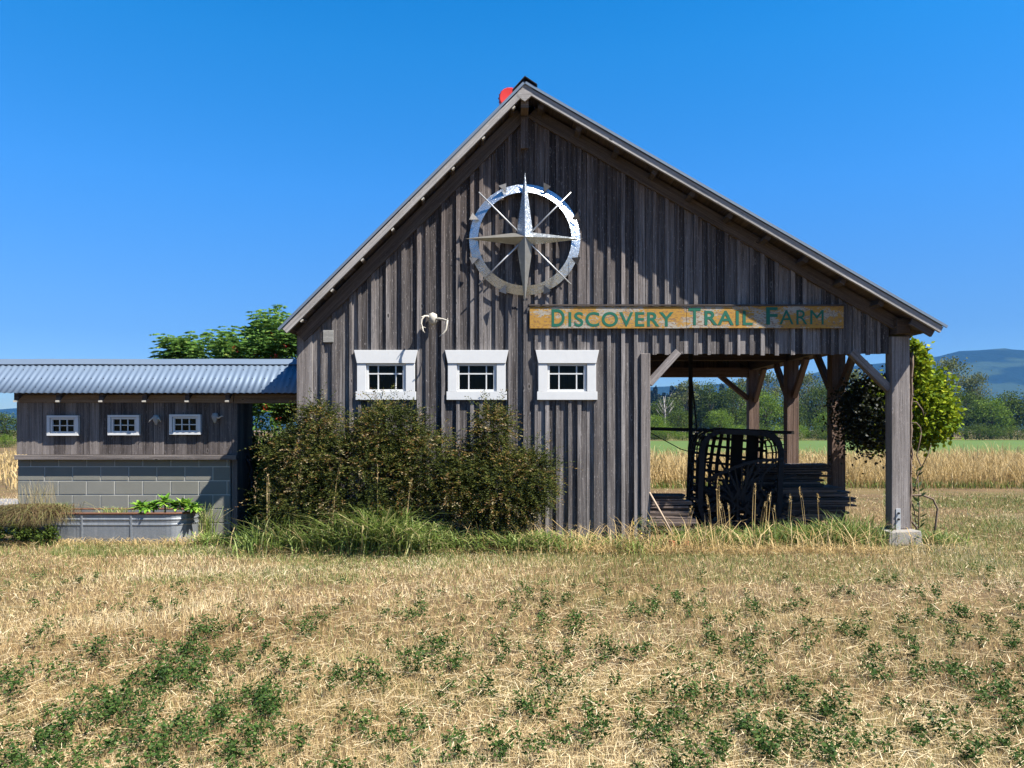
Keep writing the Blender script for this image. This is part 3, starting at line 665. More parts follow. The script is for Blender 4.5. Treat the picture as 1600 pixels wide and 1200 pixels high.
rd = thing('roof_drum', 'round red drum on the roof slope just left of the ridge', 'drum', (-.06, .4, 5.80)); c = W(796, 157, .4)
m = MB(); pr = 24
for y0, r0, y1, r1 in ((.3, .001, .295, .13), (.295, .13, .32, .145), (.32, .145, .5, .145), (.5, .145, .5, .001)):
    for k in range(pr):
        a0, a1 = 2 * math.pi * k / pr, 2 * math.pi * (k + 1) / pr
        o = len(m.v); m.v += [(c.x + r * math.cos(a), y, c.z + r * math.sin(a)) for r, y, a in ((r0, y0, a0), (r0, y0, a1), (r1, y1, a1), (r1, y1, a0))]; m.face([o, o + 1, o + 2, o + 3], [(0, 0)] * 4, .5, False)
m.build('drum_body', M['red'], rd)
m = MB(); m.plate([(c.x + (.160 if k % 4 == 0 else .146) * math.cos(2 * math.pi * k / 72), .335, c.z + (.160 if k % 4 == 0 else .146) * math.sin(2 * math.pi * k / 72)) for k in range(72)], (0, .012, 0))
m.build('rim', M['reddark'], rd)
m = MB(); m.beam((c.x, .4, c.z - .12), (c.x, .4, rz(c.x) + .03), .06, .06); m.build('stand', M['iron'], rd)

# ------------------------------------------------------------------ shed
shed = thing('shed', 'low shed with concrete block base and blue-grey corrugated roof beside the barn', 'shed', (-5.4, SY + .8, 0)); shi = shed.matrix_basis.inverted()
def S(px, py): return W(px, py, SY)
sx0, sx1 = S(28, 0).x, S(360, 0).x
zt = S(0, 717).z
m = MB(); m.box(sx0 + .005, sx1 - .005, SY + .004, SY + .19, -.1, zt - .004, 'x'); m.build('mortar_bed', M['mortar'], shed)
m = MB(); z = zt - .10 + .0; row = 0; course = .2
zz = zt; first = True
while zz > -.1:
    hgt = .112 if first else course - .0; first = False; z0 = zz - hgt; x = sx0 - (.2 if row % 2 else .0) - .22
    while x < sx1:
        a, b = max(x, sx0), min(x + .4, sx1)
        if b - a > .03: m.box(a + .0065 * (a > sx0), b - .0065, SY - random.uniform(.001, .004), SY + .18, z0 + .007, zz - .007, 'x', random.random())
        x += .4
    zz = z0; row += 1
m.build('block_wall', M['block'], shed, .004)
m = MB(); a = W(22, 718.5, SY - .09); b = W(369, 711, SY - .09); m.box(a.x, b.x, SY - .09, SY + .03, a.z, b.z, 'x', .7); m.build('ledge', M['shed'], shed, .004)
# board wall with window holes
swin = [98.5, 193.5, 289.5]
sh_holes = []
for cx in swin: a = S(cx - 20, 675); b = S(cx + 20, 653); sh_holes.append((a.x, b.x, a.z, b.z))
zb, ztop = W(0, 710, SY).z, 2.235
m = MB(); x = S(26, 0).x; xr = S(363, 0).x
edges = [x]
while edges[-1] < xr - .12: edges.append(edges[-1] + random.uniform(.14, .19))
edges[-1] = xr
for i in range(len(edges) - 1):
    a, b = edges[i], edges[i + 1]; tn = random.uniform(.15, .95); yj = random.uniform(-.003, .003)
    cuts = sorted({a, b} | {h for H in sh_holes for h in H[:2] if a < h < b})
    for k in range(len(cuts) - 1):
        p, q = cuts[k] + (.003 if k == 0 else 0), cuts[k + 1] - (.003 if k == len(cuts) - 2 else 0); mm = (p + q) / 2; lo = zb
        for H in sh_holes:
            if H[0] < mm < H[1]: m.box(p, q, SY + yj, SY + .025 + yj, lo, H[2], 'z', tn); lo = H[3]
        m.box(p, q, SY + yj, SY + .025 + yj, lo, ztop, 'z', tn)
m.build('board_wall', M['shed'], shed)
m = MB(); m.box(xr, xr + .075, SY - .01, SY + .14, -.05, ztop, 'z', .6); m.build('post', M['shed'], shed, .005)
# side and back walls
m = MB(); y = SY + .15
while y < SY + .62: m.box(xr + .01, xr + .035, y + .002, y + .19, 0, ztop + .1, 'z'); y += .19
m.build('board_wall', M['shed'], shed)
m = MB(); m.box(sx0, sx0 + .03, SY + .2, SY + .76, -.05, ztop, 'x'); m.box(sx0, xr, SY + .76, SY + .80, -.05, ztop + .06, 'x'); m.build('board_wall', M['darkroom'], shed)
# header board and rafter tails
a = W(28, 629, SY - .03); b = W(364, 617, SY - .03); m = MB(); m.box(a.x, b.x, SY - .03, SY - .004, a.z, b.z, 'x', .75); m.build('header_board', M['header'], shed, .003)
a = W(364, 630, SY - .02); b = W(470, 616, SY - .02); m = MB(); m.box(a.x + .01, b.x + .1, SY - .02, SY + .08, a.z, b.z, 'x', .45); m.build('lintel_beam', M['header'], shed, .003)
m = MB(); m.box(a.x + .012, b.x + .1, SY + .01, SY + .05, b.z + .003, 2.235, 'x', .3); m.build('header_board', M['deck'], shed)
e0 = W(0, 614, SY - .25); rt0 = e0.z; RRUN = .5; SLS = .98
for px in (23, 89, 156, 224, 291, 354):
    c = W(px, 620, SY - .22); m = MB(); m.hexa([(c.x - .03, SY - .19, rt0 - .10), (c.x + .03, SY - .19, rt0 - .10), (c.x + .03, SY - .19, rt0 + .045), (c.x - .03, SY - .19, rt0 + .045), (c.x - .03, SY + .0, rt0 - .06 + .1), (c.x + .03, SY + .0, rt0 - .06 + .1), (c.x + .03, SY + .0, rt0 + .19), (c.x - .03, SY + .0, rt0 + .19)], Vector((0, 1, 0)), .2); tl = m.build('rafter_tail', M['frieze'], shed)
    m = MB(); m.box(c.x - .026, c.x + .026, SY - .215, SY - .188, rt0 - .125, rt0 - .10, 'x', .7); m.build('sunlit_tail_end', M['pale'], tl)  # added pale block: sun on the tail's tip put into its colour
sroof = bpy.data.objects.new('roof', None); COL.objects.link(sroof); sroof.parent = shed; sroof.matrix_parent_inverse = shi
SX0, SX1 = W(-90, 0, SY - .25).x, XL - .06
SLOC = Vector((0, 0, 0))
nr = Vector((0, -SLS, 1)).normalized(); nb = Vector((0, .126, 1)).normalized()
corr_sheet(lambda u, v: (Vector((SX0 + u, SY - .25 + RRUN * v, rt0 + RRUN * SLS * v)) - SLOC, nr), SX1 - SX0, 1, 'roof_sheet', sroof, .088, .0065)
corr_sheet(lambda u, v: (Vector((SX0 + u, SY - .25 + RRUN + .85 * v, rt0 + RRUN * SLS - .11 * v)) - SLOC, nb), SX1 - SX0, 1, 'roof_sheet', sroof, .088, .0065)
m = MB(); yr, zr = SY - .25 + RRUN, rt0 + RRUN * SLS + .012
for i in range(5):
    x0 = SX0 + (SX1 - SX0) * i / 5; x1 = SX0 + (SX1 - SX0) * (i + 1) / 5 + .05; e = .002 * (i % 2)
    m.plate([(x0, yr - .085, zr - .068 + e), (x1, yr - .085, zr - .068 + e), (x1, yr - .02, zr + .012 + e), (x0, yr - .02, zr + .012 + e)], (0, 0, .004))
    m.plate([(x0, yr - .02, zr + .012 + e), (x1, yr - .02, zr + .012 + e), (x1, yr + .1, zr - .02 + e), (x0, yr + .1, zr - .02 + e)], (0, 0, .004))
m.build('ridge_cap', M['roofmetal'], sroof)
m = MB()   # roofing screws
for i in range(int((SX1 - SX0) / .176)):
    x = SX0 + .022 + i * .176
    for v in (.16, .42, .7):
        c = Vector((x, SY - .25 + RRUN * v, rt0 + RRUN * SLS * v)) + nr * .0105; m.tube([c, c + nr * .006], .006, 5)
m.build('roof_screw', M['iron'], sroof)
# shed windows
for cx in swin:
    wd = bpy.data.objects.new('window', None); COL.objects.link(wd); wd.parent = shed; wd.matrix_parent_inverse = shi
    def fr(m, x0, y0, x1, y1, yf, yk): a = W(cx + x0, y1, SY - .03); b = W(cx + x1, y0, SY - .03); m.box(a.x, b.x, yf, yk, a.z, b.z, 'x', .6)
    dy = {98.5: 1.0, 193.5: 0.3, 289.5: -.6}[cx]
    for (o, i, yf, nm) in ((24.5, 20.0, SY - .05, 'casing'), (19.7, 16.6, SY - .032, 'sash')):
        ho, hi = (15.8, 12.2) if nm == 'casing' else (11.9, 9.2); yc = 664 + dy
        m = MB(); fr(m, -o, yc - ho, o, yc - hi, yf, SY + .01); fr(m, -o, yc + hi, o, yc + ho, yf, SY + .01); fr(m, -o, yc - hi + .2, -i, yc + hi - .2, yf, SY + .01); fr(m, i, yc - hi + .2, o, yc + hi - .2, yf, SY + .01)
        m.build(nm, M['white'], wd, .002)
    m = MB(); yc = 664 + dy; fr(m, -16.4, yc - .7, 16.4, yc + .7, SY - .026, SY - .008)
    for q in (-5.8, 5.8): fr(m, q - .7, yc - 9, q + .7, yc - .9, SY - .025, SY - .0085); fr(m, q - .7, yc + .9, q + .7, yc + 9, SY - .025, SY - .0085)
    m.build('muntin', M['white'], wd)
    m = MB(); a = W(cx - 18, yc + 11, SY); b = W(cx + 18, yc - 11, SY); m.poly([(a.x, SY - .004, a.z), (b.x, SY - .004, a.z), (b.x, SY - .004, b.z), (a.x, SY - .004, b.z)]); m.build('pane', M['glass'], wd)
hc = thing('hanging_collar', 'dark oval harness collar hanging in the shaded passage by the shed', 'harness collar', W(378, 740, SY + .5))
m = MB(); c = W(378, 742, SY + .45)
pts = [Vector((c.x + .15 * math.cos(a) * (1 - .15 * math.sin(a)), c.y, c.z + .29 * math.sin(a))) for a in np.linspace(0, 2 * math.pi, 25)]
m.tube(pts, .035, 8, caps=False); m.build('padding', M['iron'], hc)
m = MB(); m.tube([c + Vector((0, 0, .3)), c + Vector((0, .06, .42))], .006, 5); m.build('hanging_cord', M['twig'], hc)

# ------------------------------------------------------------------ stock tank planter
TY = -.06; TZ = .40
tr = .28; ta, tb = W(30, 0, TY + tr).x, W(307, 0, TY + tr).x
def stad(r, n=14):
    pts = []
    for k in range(n + 1): a = -math.pi / 2 + math.pi * k / n; pts.append((tb - tr + r * math.cos(a), TY + tr + r * math.sin(a)))
    for k in range(n + 1): a = math.pi / 2 + math.pi * k / n; pts.append((ta + tr + r * math.cos(a), TY + tr + r * math.sin(a)))
    return pts
tank = thing('stock_tank', 'long galvanised stock tank used as planter in front of the block wall', 'planter', ((ta + tb) / 2, TY + tr, 0), None)
prof = [(tr, -.02), (tr, .235), (tr + .008, .245), (tr + .008, .258), (tr, .268), (tr, .305), (tr + .008, .315), (tr + .008, .328), (tr, .338), (tr, TZ - .01)]
m = MB()
rings = [[(x, y, z) for x, y in stad(r)] for r, z in prof]
rings += [[(x, y, TZ - .01) for x, y in stad(tr - .012)], [(x, y, .3) for x, y in stad(tr - .012)]]
o = 0; n = len(rings[0])
for rg in rings: m.v += rg
for i in range(len(rings) - 1):
    for k in range(n): k2 = (k + 1) % n; m.face([i * n + k, i * n + k2, (i + 1) * n + k2, (i + 1) * n + k], [(0, 0)] * 4, .5, False)
m.build('tank_wall', M['tank'], tank)
m = MB(); m.tube([(x, y, TZ) for x, y in stad(tr + .006)] + [(stad(tr + .006)[0][0], stad(tr + .006)[0][1], TZ)], .014, 8, caps=False); m.build('rim', M['rust'], tank)
for px in (128, 205):
    c = W(px, 0, TY).x; m = MB(); m.box(c - .014, c + .014, TY - .011, TY + .004, -.02, TZ - .012, 'z', .3); m.build('seam', M['tank'], tank, .003)
m = MB(); m.poly([(x, y, .36) for x, y in stad(tr - .013)]); m.build('soil', M['soil'], tank)

# ------------------------------------------------------------------ foliage materials
L = {}
L['stubble'] = mat_leaf('straw_stubble', [(0, (0.16, 0.09, 0.03)), (.3, (0.41, 0.28, 0.125)), (.65, (0.64, 0.485, 0.25)), (1, (0.90, 0.77, 0.51))], .25, .7, .12, k=0.80)
L['grass'] = mat_leaf('green_grass', [(0, (0.045, 0.095, 0.018)), (.4, (0.10, 0.17, 0.035)), (.75, (0.22, 0.28, 0.07)), (1, (0.52, 0.42, 0.17))], .35, k=0.72)
L['alfalfa'] = mat_leaf('alfalfa_leaf', [(0, (0.022, 0.055, 0.014)), (.5, (0.056, 0.115, 0.021)), (.85, (0.12, 0.195, 0.04)), (1, (0.20, 0.26, 0.07))], .35, .6, .15, k=0.66)
L['tallgrass'] = mat_leaf('tall_green_grass', [(0, (0.05, 0.085, 0.018)), (.4, (0.13, 0.20, 0.035)), (.68, (0.27, 0.36, 0.085)), (.86, (0.46, 0.46, 0.18)), (1, (0.66, 0.54, 0.28))], .35, k=0.76)
L['drygrass'] = mat_leaf('tall_dry_grass', [(0, (0.16, 0.13, 0.04)), (.25, (0.36, 0.25, 0.09)), (.7, (0.56, 0.40, 0.18)), (1, (0.74, 0.58, 0.31))], .3, .7, .2, k=0.82)
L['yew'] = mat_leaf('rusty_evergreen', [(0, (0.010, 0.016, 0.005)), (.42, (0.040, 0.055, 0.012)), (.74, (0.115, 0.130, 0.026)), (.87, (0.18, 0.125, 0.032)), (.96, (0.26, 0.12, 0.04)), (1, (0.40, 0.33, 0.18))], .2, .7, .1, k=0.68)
L['elder'] = mat_leaf('elder_leaf', [(0, (0.035, 0.085, 0.02)), (.5, (0.075, 0.16, 0.03)), (.85, (0.16, 0.26, 0.05)), (1, (0.30, 0.36, 0.08))], .4, .7, .1, k=0.95)
L['vine'] = mat_leaf('vine_leaf', [(0, (0.05, 0.10, 0.008)), (.4, (0.16, 0.25, 0.012)), (.8, (0.36, 0.43, 0.02)), (1, (0.50, 0.50, 0.04))], .3, .75, .08, k=0.64)
L['rosette'] = mat_leaf('planter_leaf', [(0, (0.06, 0.16, 0.02)), (.6, (0.15, 0.30, 0.03)), (1, (0.34, 0.46, 0.08))], 0.35, .6, .1, k=1.0)
L['tuft'] = mat_leaf('fountain_grass', [(0, (0.10, 0.06, 0.025)), (.4, (0.26, 0.17, 0.08)), (.65, (0.26, 0.28, 0.08)), (1, (0.62, 0.48, 0.28))], .3, .7, .2)
L['tree_a'] = mat_leaf('dark_tree_leaf', [(0, (0.020, 0.036, 0.007)), (.5, (0.052, 0.080, 0.014)), (1, (0.12, 0.155, 0.03))], .3, .8, .06, k=0.95)
L['tree_b'] = mat_leaf('bright_tree_leaf', [(0, (0.040, 0.080, 0.010)), (.5, (0.095, 0.155, 0.018)), (1, (0.19, 0.26, 0.04))], .35, .8, .06, k=0.95)
L['tree_c'] = mat_leaf('grey_tree_leaf', [(0, (0.045, 0.060, 0.020)), (.5, (0.105, 0.120, 0.040)), (1, (0.20, 0.21, 0.09))], .3, .8, .06, k=0.95)
L['conifer'] = mat_leaf('conifer_needles', [(0, (0.012, 0.026, 0.014)), (1, (0.035, 0.060, 0.028))], .1)
L['berry'] = mat_leaf('red_berry', [(0, (0.40, 0.02, 0.01)), (1, (0.62, 0.06, 0.02))], 0.0, .4)
L['weed'] = mat_leaf('weed_leaf', [(0, (0.05, 0.10, 0.03)), (.6, (0.12, 0.20, 0.06)), (1, (0.30, 0.34, 0.16))], .3)
L['flower'] = mat_leaf('yellow_flower', [(0, (0.70, 0.48, 0.02)), (1, (0.85, 0.66, 0.05))], .2)
L['deadleaf'] = mat_leaf('dead_vine_leaf', [(0, (0.03, 0.026, 0.016)), (1, (0.16, 0.12, 0.085))], .1)
L['shadeleaf'] = mat_leaf('shaded_vine_leaf', [(0, (0.012, 0.018, 0.006)), (1, (0.035, 0.040, 0.014))], .1)  # shade inside the vine put into a near-black leaf colour

# ------------------------------------------------------------------ stubble field, grass, alfalfa
def ground_pts(n, px0, px1, py0, py1, power=1.0):
    px = rng.uniform(px0, px1, n); py = py0 + (py1 - py0) * rng.uniform(0, 1, n) ** power
    d = CAMZ * FPX / (py - HZ); return np.stack([(px - 800) * d / FPX, CAMY + d, np.zeros(n)], 1)
def outside(P):   # not under barn walls/shed/tank/bay
    x, y = P[:, 0], P[:, 1]
    inb = (x > XL - .02) & (x < 1.8) & (y > -.01); bay = (x >= 1.8) & (x < 5.2) & (y > .5) & (y < 6.1)
    sh = (x > -7.3) & (x < XL) & (y > -.02) & (y < 3); return ~(inb | sh | bay)
greenmap = lambda x, y: fbm(x, y * 1.8, 0.55, 5)
def straw_tone(n, P):
    return np.clip(rng.normal(.52, .2, n) + .34 * fbm(P[:, 0], P[:, 1], 1.1, 9) + .20 * fbm(P[:, 0], P[:, 1], 3.5, 19), 0, 1)
P = np.concatenate([ground_pts(300000, -320, 1920, 778, 1290, 1.1), ground_pts(40000, -300, 1900, 764, 900)]); P = P[outside(P)]; n = len(P)
dist = P[:, 1] - CAMY
Hh = rng.uniform(.02, .065, n) * (1 + .6 * fbm(P[:, 0], P[:, 1], 1.6, 3)); lean = np.zeros((n, 3)); lean[:, :2] = rng.normal(0, .022, (n, 2))
Wd = .0022 + .0006 * np.clip(dist - 3, 0, 12)
tone = straw_tone(n, P)
gr = greenmap(P[:, 0], P[:, 1])
np_mesh('stubble', blade_tris(P, Hh, lean, Wd), np.full(n, 3), tone, L['stubble'])
tag(bpy.data.objects['stubble'], kind='stuff')
# loose straw lying flat
P = ground_pts(17000, -250, 1850, 775, 1250, 1.0); P = P[outside(P)]; n = len(P); P[:, 2] = rng.uniform(.008, .05, n)
a = rng.normal(0.2, 1.0, n); ln = rng.uniform(.04, .15, n); D = np.stack([np.cos(a) * ln, np.sin(a) * ln, rng.normal(0, .012, n)], 1); S_ = np.stack([-np.sin(a), np.cos(a), np.zeros(n)], 1) * (.0016 + .0004 * (P[:, 1] - CAMY - 3))[:, None]
np_mesh('loose_straw', np.stack([P - S_, P + D - S_ * .4 + np.array([0, 0, .003]), P + D + S_ * .4 + np.array([0, 0, .003]), P + S_], 1).reshape(-1, 3), np.full(n, 4), np.clip(rng.normal(.75, .18, n), 0, 1), L['stubble'])
tag(bpy.data.objects['loose_straw'], kind='stuff')
# short green grass between the straw, strongest along a band before the barn
P = np.concatenate([ground_pts(90000, -250, 1850, 778, 1250, 1.1), ground_pts(60000, -200, 1850, 845, 915), ground_pts(60000, 1380, 1950, 768, 862), ground_pts(12000, -250, 400, 842, 870)]); P = P[outside(P)]
band = np.exp(-((P[:, 1] - (-1.15 + .25 * np.sin(P[:, 0] * .9))) / .55) ** 2)
keep = rng.uniform(0, 1, len(P)) < np.clip(.16 + (P[:, 1] > -.3) * (.32 + .55 * fbm(P[:, 0], P[:, 1], .7, 33)) + .55 * (greenmap(P[:, 0], P[:, 1]) > .22) * rng.uniform(0, 1, len(P)) + .7 * band * (fbm(P[:, 0], P[:, 1], 1.0, 21) > -.15), 0, 1)
P = P[keep]; n = len(P); lean = np.zeros((n, 3)); lean[:, :2] = rng.normal(0, .03, (n, 2))
np_mesh('grass', blade_tris(P, rng.uniform(.03, .085, n), lean, .003 + .0007 * (P[:, 1] - CAMY - 3)), np.full(n, 3), np.clip(rng.normal(.66, .22, n), 0, 1), L['grass'])
tag(bpy.data.objects['grass'], kind='stuff')
# alfalfa: clumps of small leaflets on stems
spots = [(265, 950, 18), (75, 1012, 24), (200, 1025, 20), (150, 1032, 15), (350, 985, 40), (325, 1000, 32), (20, 1075, 38), (15, 1110, 26), (260, 1062, 70), (310, 1048, 55), (230, 1088, 60), (130, 1120, 52), (345, 1062, 45), (390, 1112, 45), (160, 1168, 70), (330, 1160, 85), (265, 1185, 70), (390, 1192, 45), (60, 1190, 50), (420, 1035, 20), (432, 1056, 22), (470, 1060, 22), (500, 968, 26), (530, 1072, 32), (575, 1078, 25), (630, 1045, 32), (680, 1050, 42), (655, 962, 16), (612, 965, 14), (690, 1018, 22), (720, 1040, 18), (770, 1026, 24), (795, 962, 26), (835, 955, 42), (880, 948, 18), (965, 945, 22), (1040, 960, 52), (1010, 976, 26), (870, 990, 36), (905, 985, 28), (1140, 980, 20), (1100, 1005, 16), (1180, 1035, 36), (1300, 990, 36), (1250, 1006, 24), (1400, 975, 24), (1480, 985, 36), (1560, 985, 46), (1540, 1010, 34), (1410, 1002, 24), (1410, 1045, 40), (1450, 940, 22), (1395, 925, 20), (900, 1030, 22), (850, 1050, 24), (895, 1077, 24), (940, 1020, 24), (1000, 1040, 22), (1052, 1100, 20), (1130, 1118, 46), (1180, 1092, 20), (1082, 1126, 26), (1290, 1120, 38), (1250, 1090, 26), (1440, 1070, 24), (1550, 1080, 58), (1590, 1130, 45), (1060, 1168, 58), (820, 1160, 62), (930, 1165, 36), (990, 1162, 28), (1200, 1168, 46), (1168, 1150, 26), (1290, 1195, 40), (1480, 1178, 42), (1330, 1000, 22), (1380, 1062, 26), (760, 1100, 22), (560, 1150, 22), (640, 1160, 26), (710, 1180, 30), (610, 1075, 16), (480, 1000, 16), (1230, 950, 20), (1175, 960, 16), (640, 975, 20), (1545, 905, 18), (1320, 940, 18), (1590, 960, 26)]
PP = []; 
for (px, py, rad) in spots:
    c = G(px, min(py, 1195)); rr = rad * (c.y - CAMY) / FPX
    k = max(3, int(rad * rad / 215 * (.8 + .2 * 40 / rad)))
    for _ in range(k):
        a = random.uniform(0, 6.28); q = rr * math.sqrt(random.random()); PP.append((c.x + q * math.cos(a) * 1.1, c.y + q * math.sin(a) * 2.0, random.uniform(.5, 1.0)))
for _ in range(420):
    c = ground_pts(1, -250, 1850, 905, 1240)[0]; PP.append((c[0], c[1], random.uniform(.3, .7)))
VV = []; TT = []
for (x, y, s) in PP:
    if y > -1.0 and abs(x) < 8: s *= .7
    hgt = .17 * s * random.uniform(.55, 1.15); ns = random.randint(4, 7)
    for _ in range(ns):
        a = random.uniform(0, 6.28); tipd = np.array([math.cos(a), math.sin(a), 0]) * random.uniform(.02, .085) * s
        k = random.randint(7, 11); u = np.sqrt(rng.uniform(.08, 1, k))[:, None]
        base_ = np.array([x, y, 0]) + tipd * u + np.array([0, 0, 1]) * hgt * u + rng.normal(0, .012, (k, 3)); base_[:, 2] = np.maximum(base_[:, 2], .006)
        D = rdir(k); D[:, 2] = D[:, 2] * .5 + .15
        VV.append(leaf_quads(base_, D, rng.uniform(.014, .030, k) * (.7 + .5 * s), rng.uniform(.007, .014, k) * (.7 + .5 * s))); TT.append(np.clip(rng.normal(.35, .2, k) + .4 * (u[:, 0] - .5), 0, 1))
o = np_mesh('alfalfa', np.concatenate(VV), np.full(sum(len(t_) for t_ in TT), 4), np.concatenate(TT), L['alfalfa']); tag(o, kind='stuff')

# tall dry grass band beyond the barn
def band_grass(name, n, xs, ys, hr, tone, mat, lean_s=.12, wd=.008, droop=.25, cond=None):
    P = np.stack([rng.uniform(*xs, n), rng.uniform(*ys, n), np.zeros(n)], 1)
    if cond is not None: P = P[cond(P)]
    n = len(P); lean = np.zeros((n, 3)); lean[:, :2] = rng.normal(0, lean_s, (n, 2)); h = rng.uniform(*hr, n) * (1 + .5 * fbm(P[:, 0], P[:, 1], .9, 2) + .2 * fbm(P[:, 0], P[:, 1], 4.0, 12))
    V, sz = blade_bent(P, h, lean, wd, droop); o = np_mesh(name, V, sz, np.repeat(np.clip(rng.normal(*tone, n), 0, 1), 3), mat); return tag(o, kind='stuff')
band_grass('dry_grass', 26000, (-1, 24), (9.2, 13.0), (.45, 1.15), (.55, .24), L['drygrass'], .24, .013)
band_grass('dry_grass', 9000, (1, 30), (13.0, 26.0), (.6, .95), (.55, .22), L['drygrass'], .2, .02)
band_grass('dry_grass', 9000, (-30, -8.2), (8.5, 40), (.25, .5), (.6, .2), L['drygrass'], .12, .03)
band_grass('green_undergrowth', 2600, (3, 24), (8.9, 9.8), (.12, .38), (.35, .2), L['tallgrass'], .12, .014)

# tall grass before the shrubs and in the bay mouth
def clumps(name, spec, mat, kind='stuff'):
    VV, SS, TT = [], [], []
    for (px, py, sx, sy, n, h0, h1, ln, wd, tm, ts) in spec:
        c = W(px, 0, {850: -.75, 860: -.85, 842: -.15}.get(py, -.72)) if 380 < px else W(px, 0, -.2); c.z = 0; P = np.stack([c.x + rng.normal(0, sx, n), c.y + rng.normal(0, sy, n), np.zeros(n)], 1)
        lean = np.zeros((n, 3)); lean[:, :2] = rng.normal(0, ln, (n, 2)); V, sz = blade_bent(P, rng.uniform(h0, h1, n), lean, wd * rng.uniform(.6, 1.2, n), rng.uniform(.15, .5))
        VV.append(V); SS.append(sz); TT.append(np.repeat(np.clip(rng.normal(tm, ts, n), 0, 1), 3))
    return tag(np_mesh(name, np.concatenate(VV), np.concatenate(SS), np.concatenate(TT), mat), kind=kind)
spec = []
for px, py, sx, n, h in ((425, 845, .16, 260, .62), (470, 852, .2, 330, .55), (520, 856, .22, 420, .60), (560, 856, .2, 520, .85), (598, 852, .17, 620, 1.05), (640, 850, .2, 520, .78), (690, 848, .2, 260, .5), (745, 845, .2, 240, .5), (800, 846, .2, 330, .52), (845, 848, .14, 220, .5), (400, 850, .1, 130, .4), (330, 845, .13, 220, .3), (365, 846, .12, 160, .34), (880, 838, .15, 90, .35), (930, 842, .2, 110, .3), (985, 845, .12, 110, .32)):
    spec.append((px, py, sx, .14, n, h * .35, h, h * .42, .015, .58, .22))
for px, n, h in ((1060, 200, .32), (1100, 240, .35), (1140, 260, .36), (1180, 300, .38), (1220, 300, .42), (1260, 330, .5), (1300, 350, .55), (1330, 340, .55), (1348, 260, .5), (1455, 280, .36), (1475, 160, .26)):
    spec.append((px, 842, .17, .14, n, h * .3, h, h * .33, .010, .46, .22))
clumps('tall_grass', spec, L['tallgrass'])
spec = []
for px in (430, 480, 540, 620, 760, 830, 870, 905, 950, 990, 1030, 1080, 1130, 1200, 1270, 1340, 1460): spec.append((px, 850, .22, .13, 60, .15, .6, .32, .008, .7, .18))
for px in (40, 100, 160, 230, 290, 350, 420, 480, 560, 640, 720, 800, 880, 960, 1040, 1120, 1200, 1280, 1350): spec.append((px, 860, .25, .12, 170, .05, .17, .16, .007, .6, .2))
clumps('dry_stalks', spec, L['drygrass'])
# seed stalks standing before the dark cage
VV, SS, TT = [], [], []
for px, top, py in ((1112, 772, 842), (1122, 745, 842), (1133, 780, 842), (1141, 785, 842), (1178, 752, 842), (1187, 782, 842), (1198, 768, 842), (1213, 788, 842), (1232, 768, 842), (1258, 758, 842), (1280, 768, 842), (1072, 790, 842), (1330, 760, 842), (455, 725, 845), (520, 720, 848), (590, 718, 848), (420, 735, 846), (635, 740, 846)):
    c = W(px, 0, -.1 if px > 900 else -.75); c.z = 0; d = c.y - CAMY; h = CAMZ + (HZ - top) * d / FPX; n = 3
    P = np.tile([c.x, c.y, 0], (n, 1)) + rng.normal(0, .012, (n, 3)) * [1, 1, 0]; lean = np.tile([random.uniform(-.08, .12), 0, 0], (n, 1)) + rng.normal(0, .01, (n, 3)) * [1, 1, 0]
    V, sz = blade_bent(P, np.full(n, h), lean, .009, .05); VV.append(V); SS.append(sz); TT.append(np.full(n * 3, random.uniform(.5, .9)))
    k = 26; u = rng.uniform(.82, 1, k)[:, None]; B = np.array([c.x, c.y, 0]) + lean[:1] * u ** 1.8 + np.array([0, 0, h * .95]) * u; V = leaf_quads(B, rng.normal(0, .4, (k, 3)) + [0, 0, 1], .035, .009); VV.append(V); SS.append(np.full(k, 4)); TT.append(np.full(k, random.uniform(.6, .95)))
tag(np_mesh('seed_stalks', np.concatenate(VV), np.concatenate(SS), np.concatenate(TT), L['drygrass']), kind='stuff')

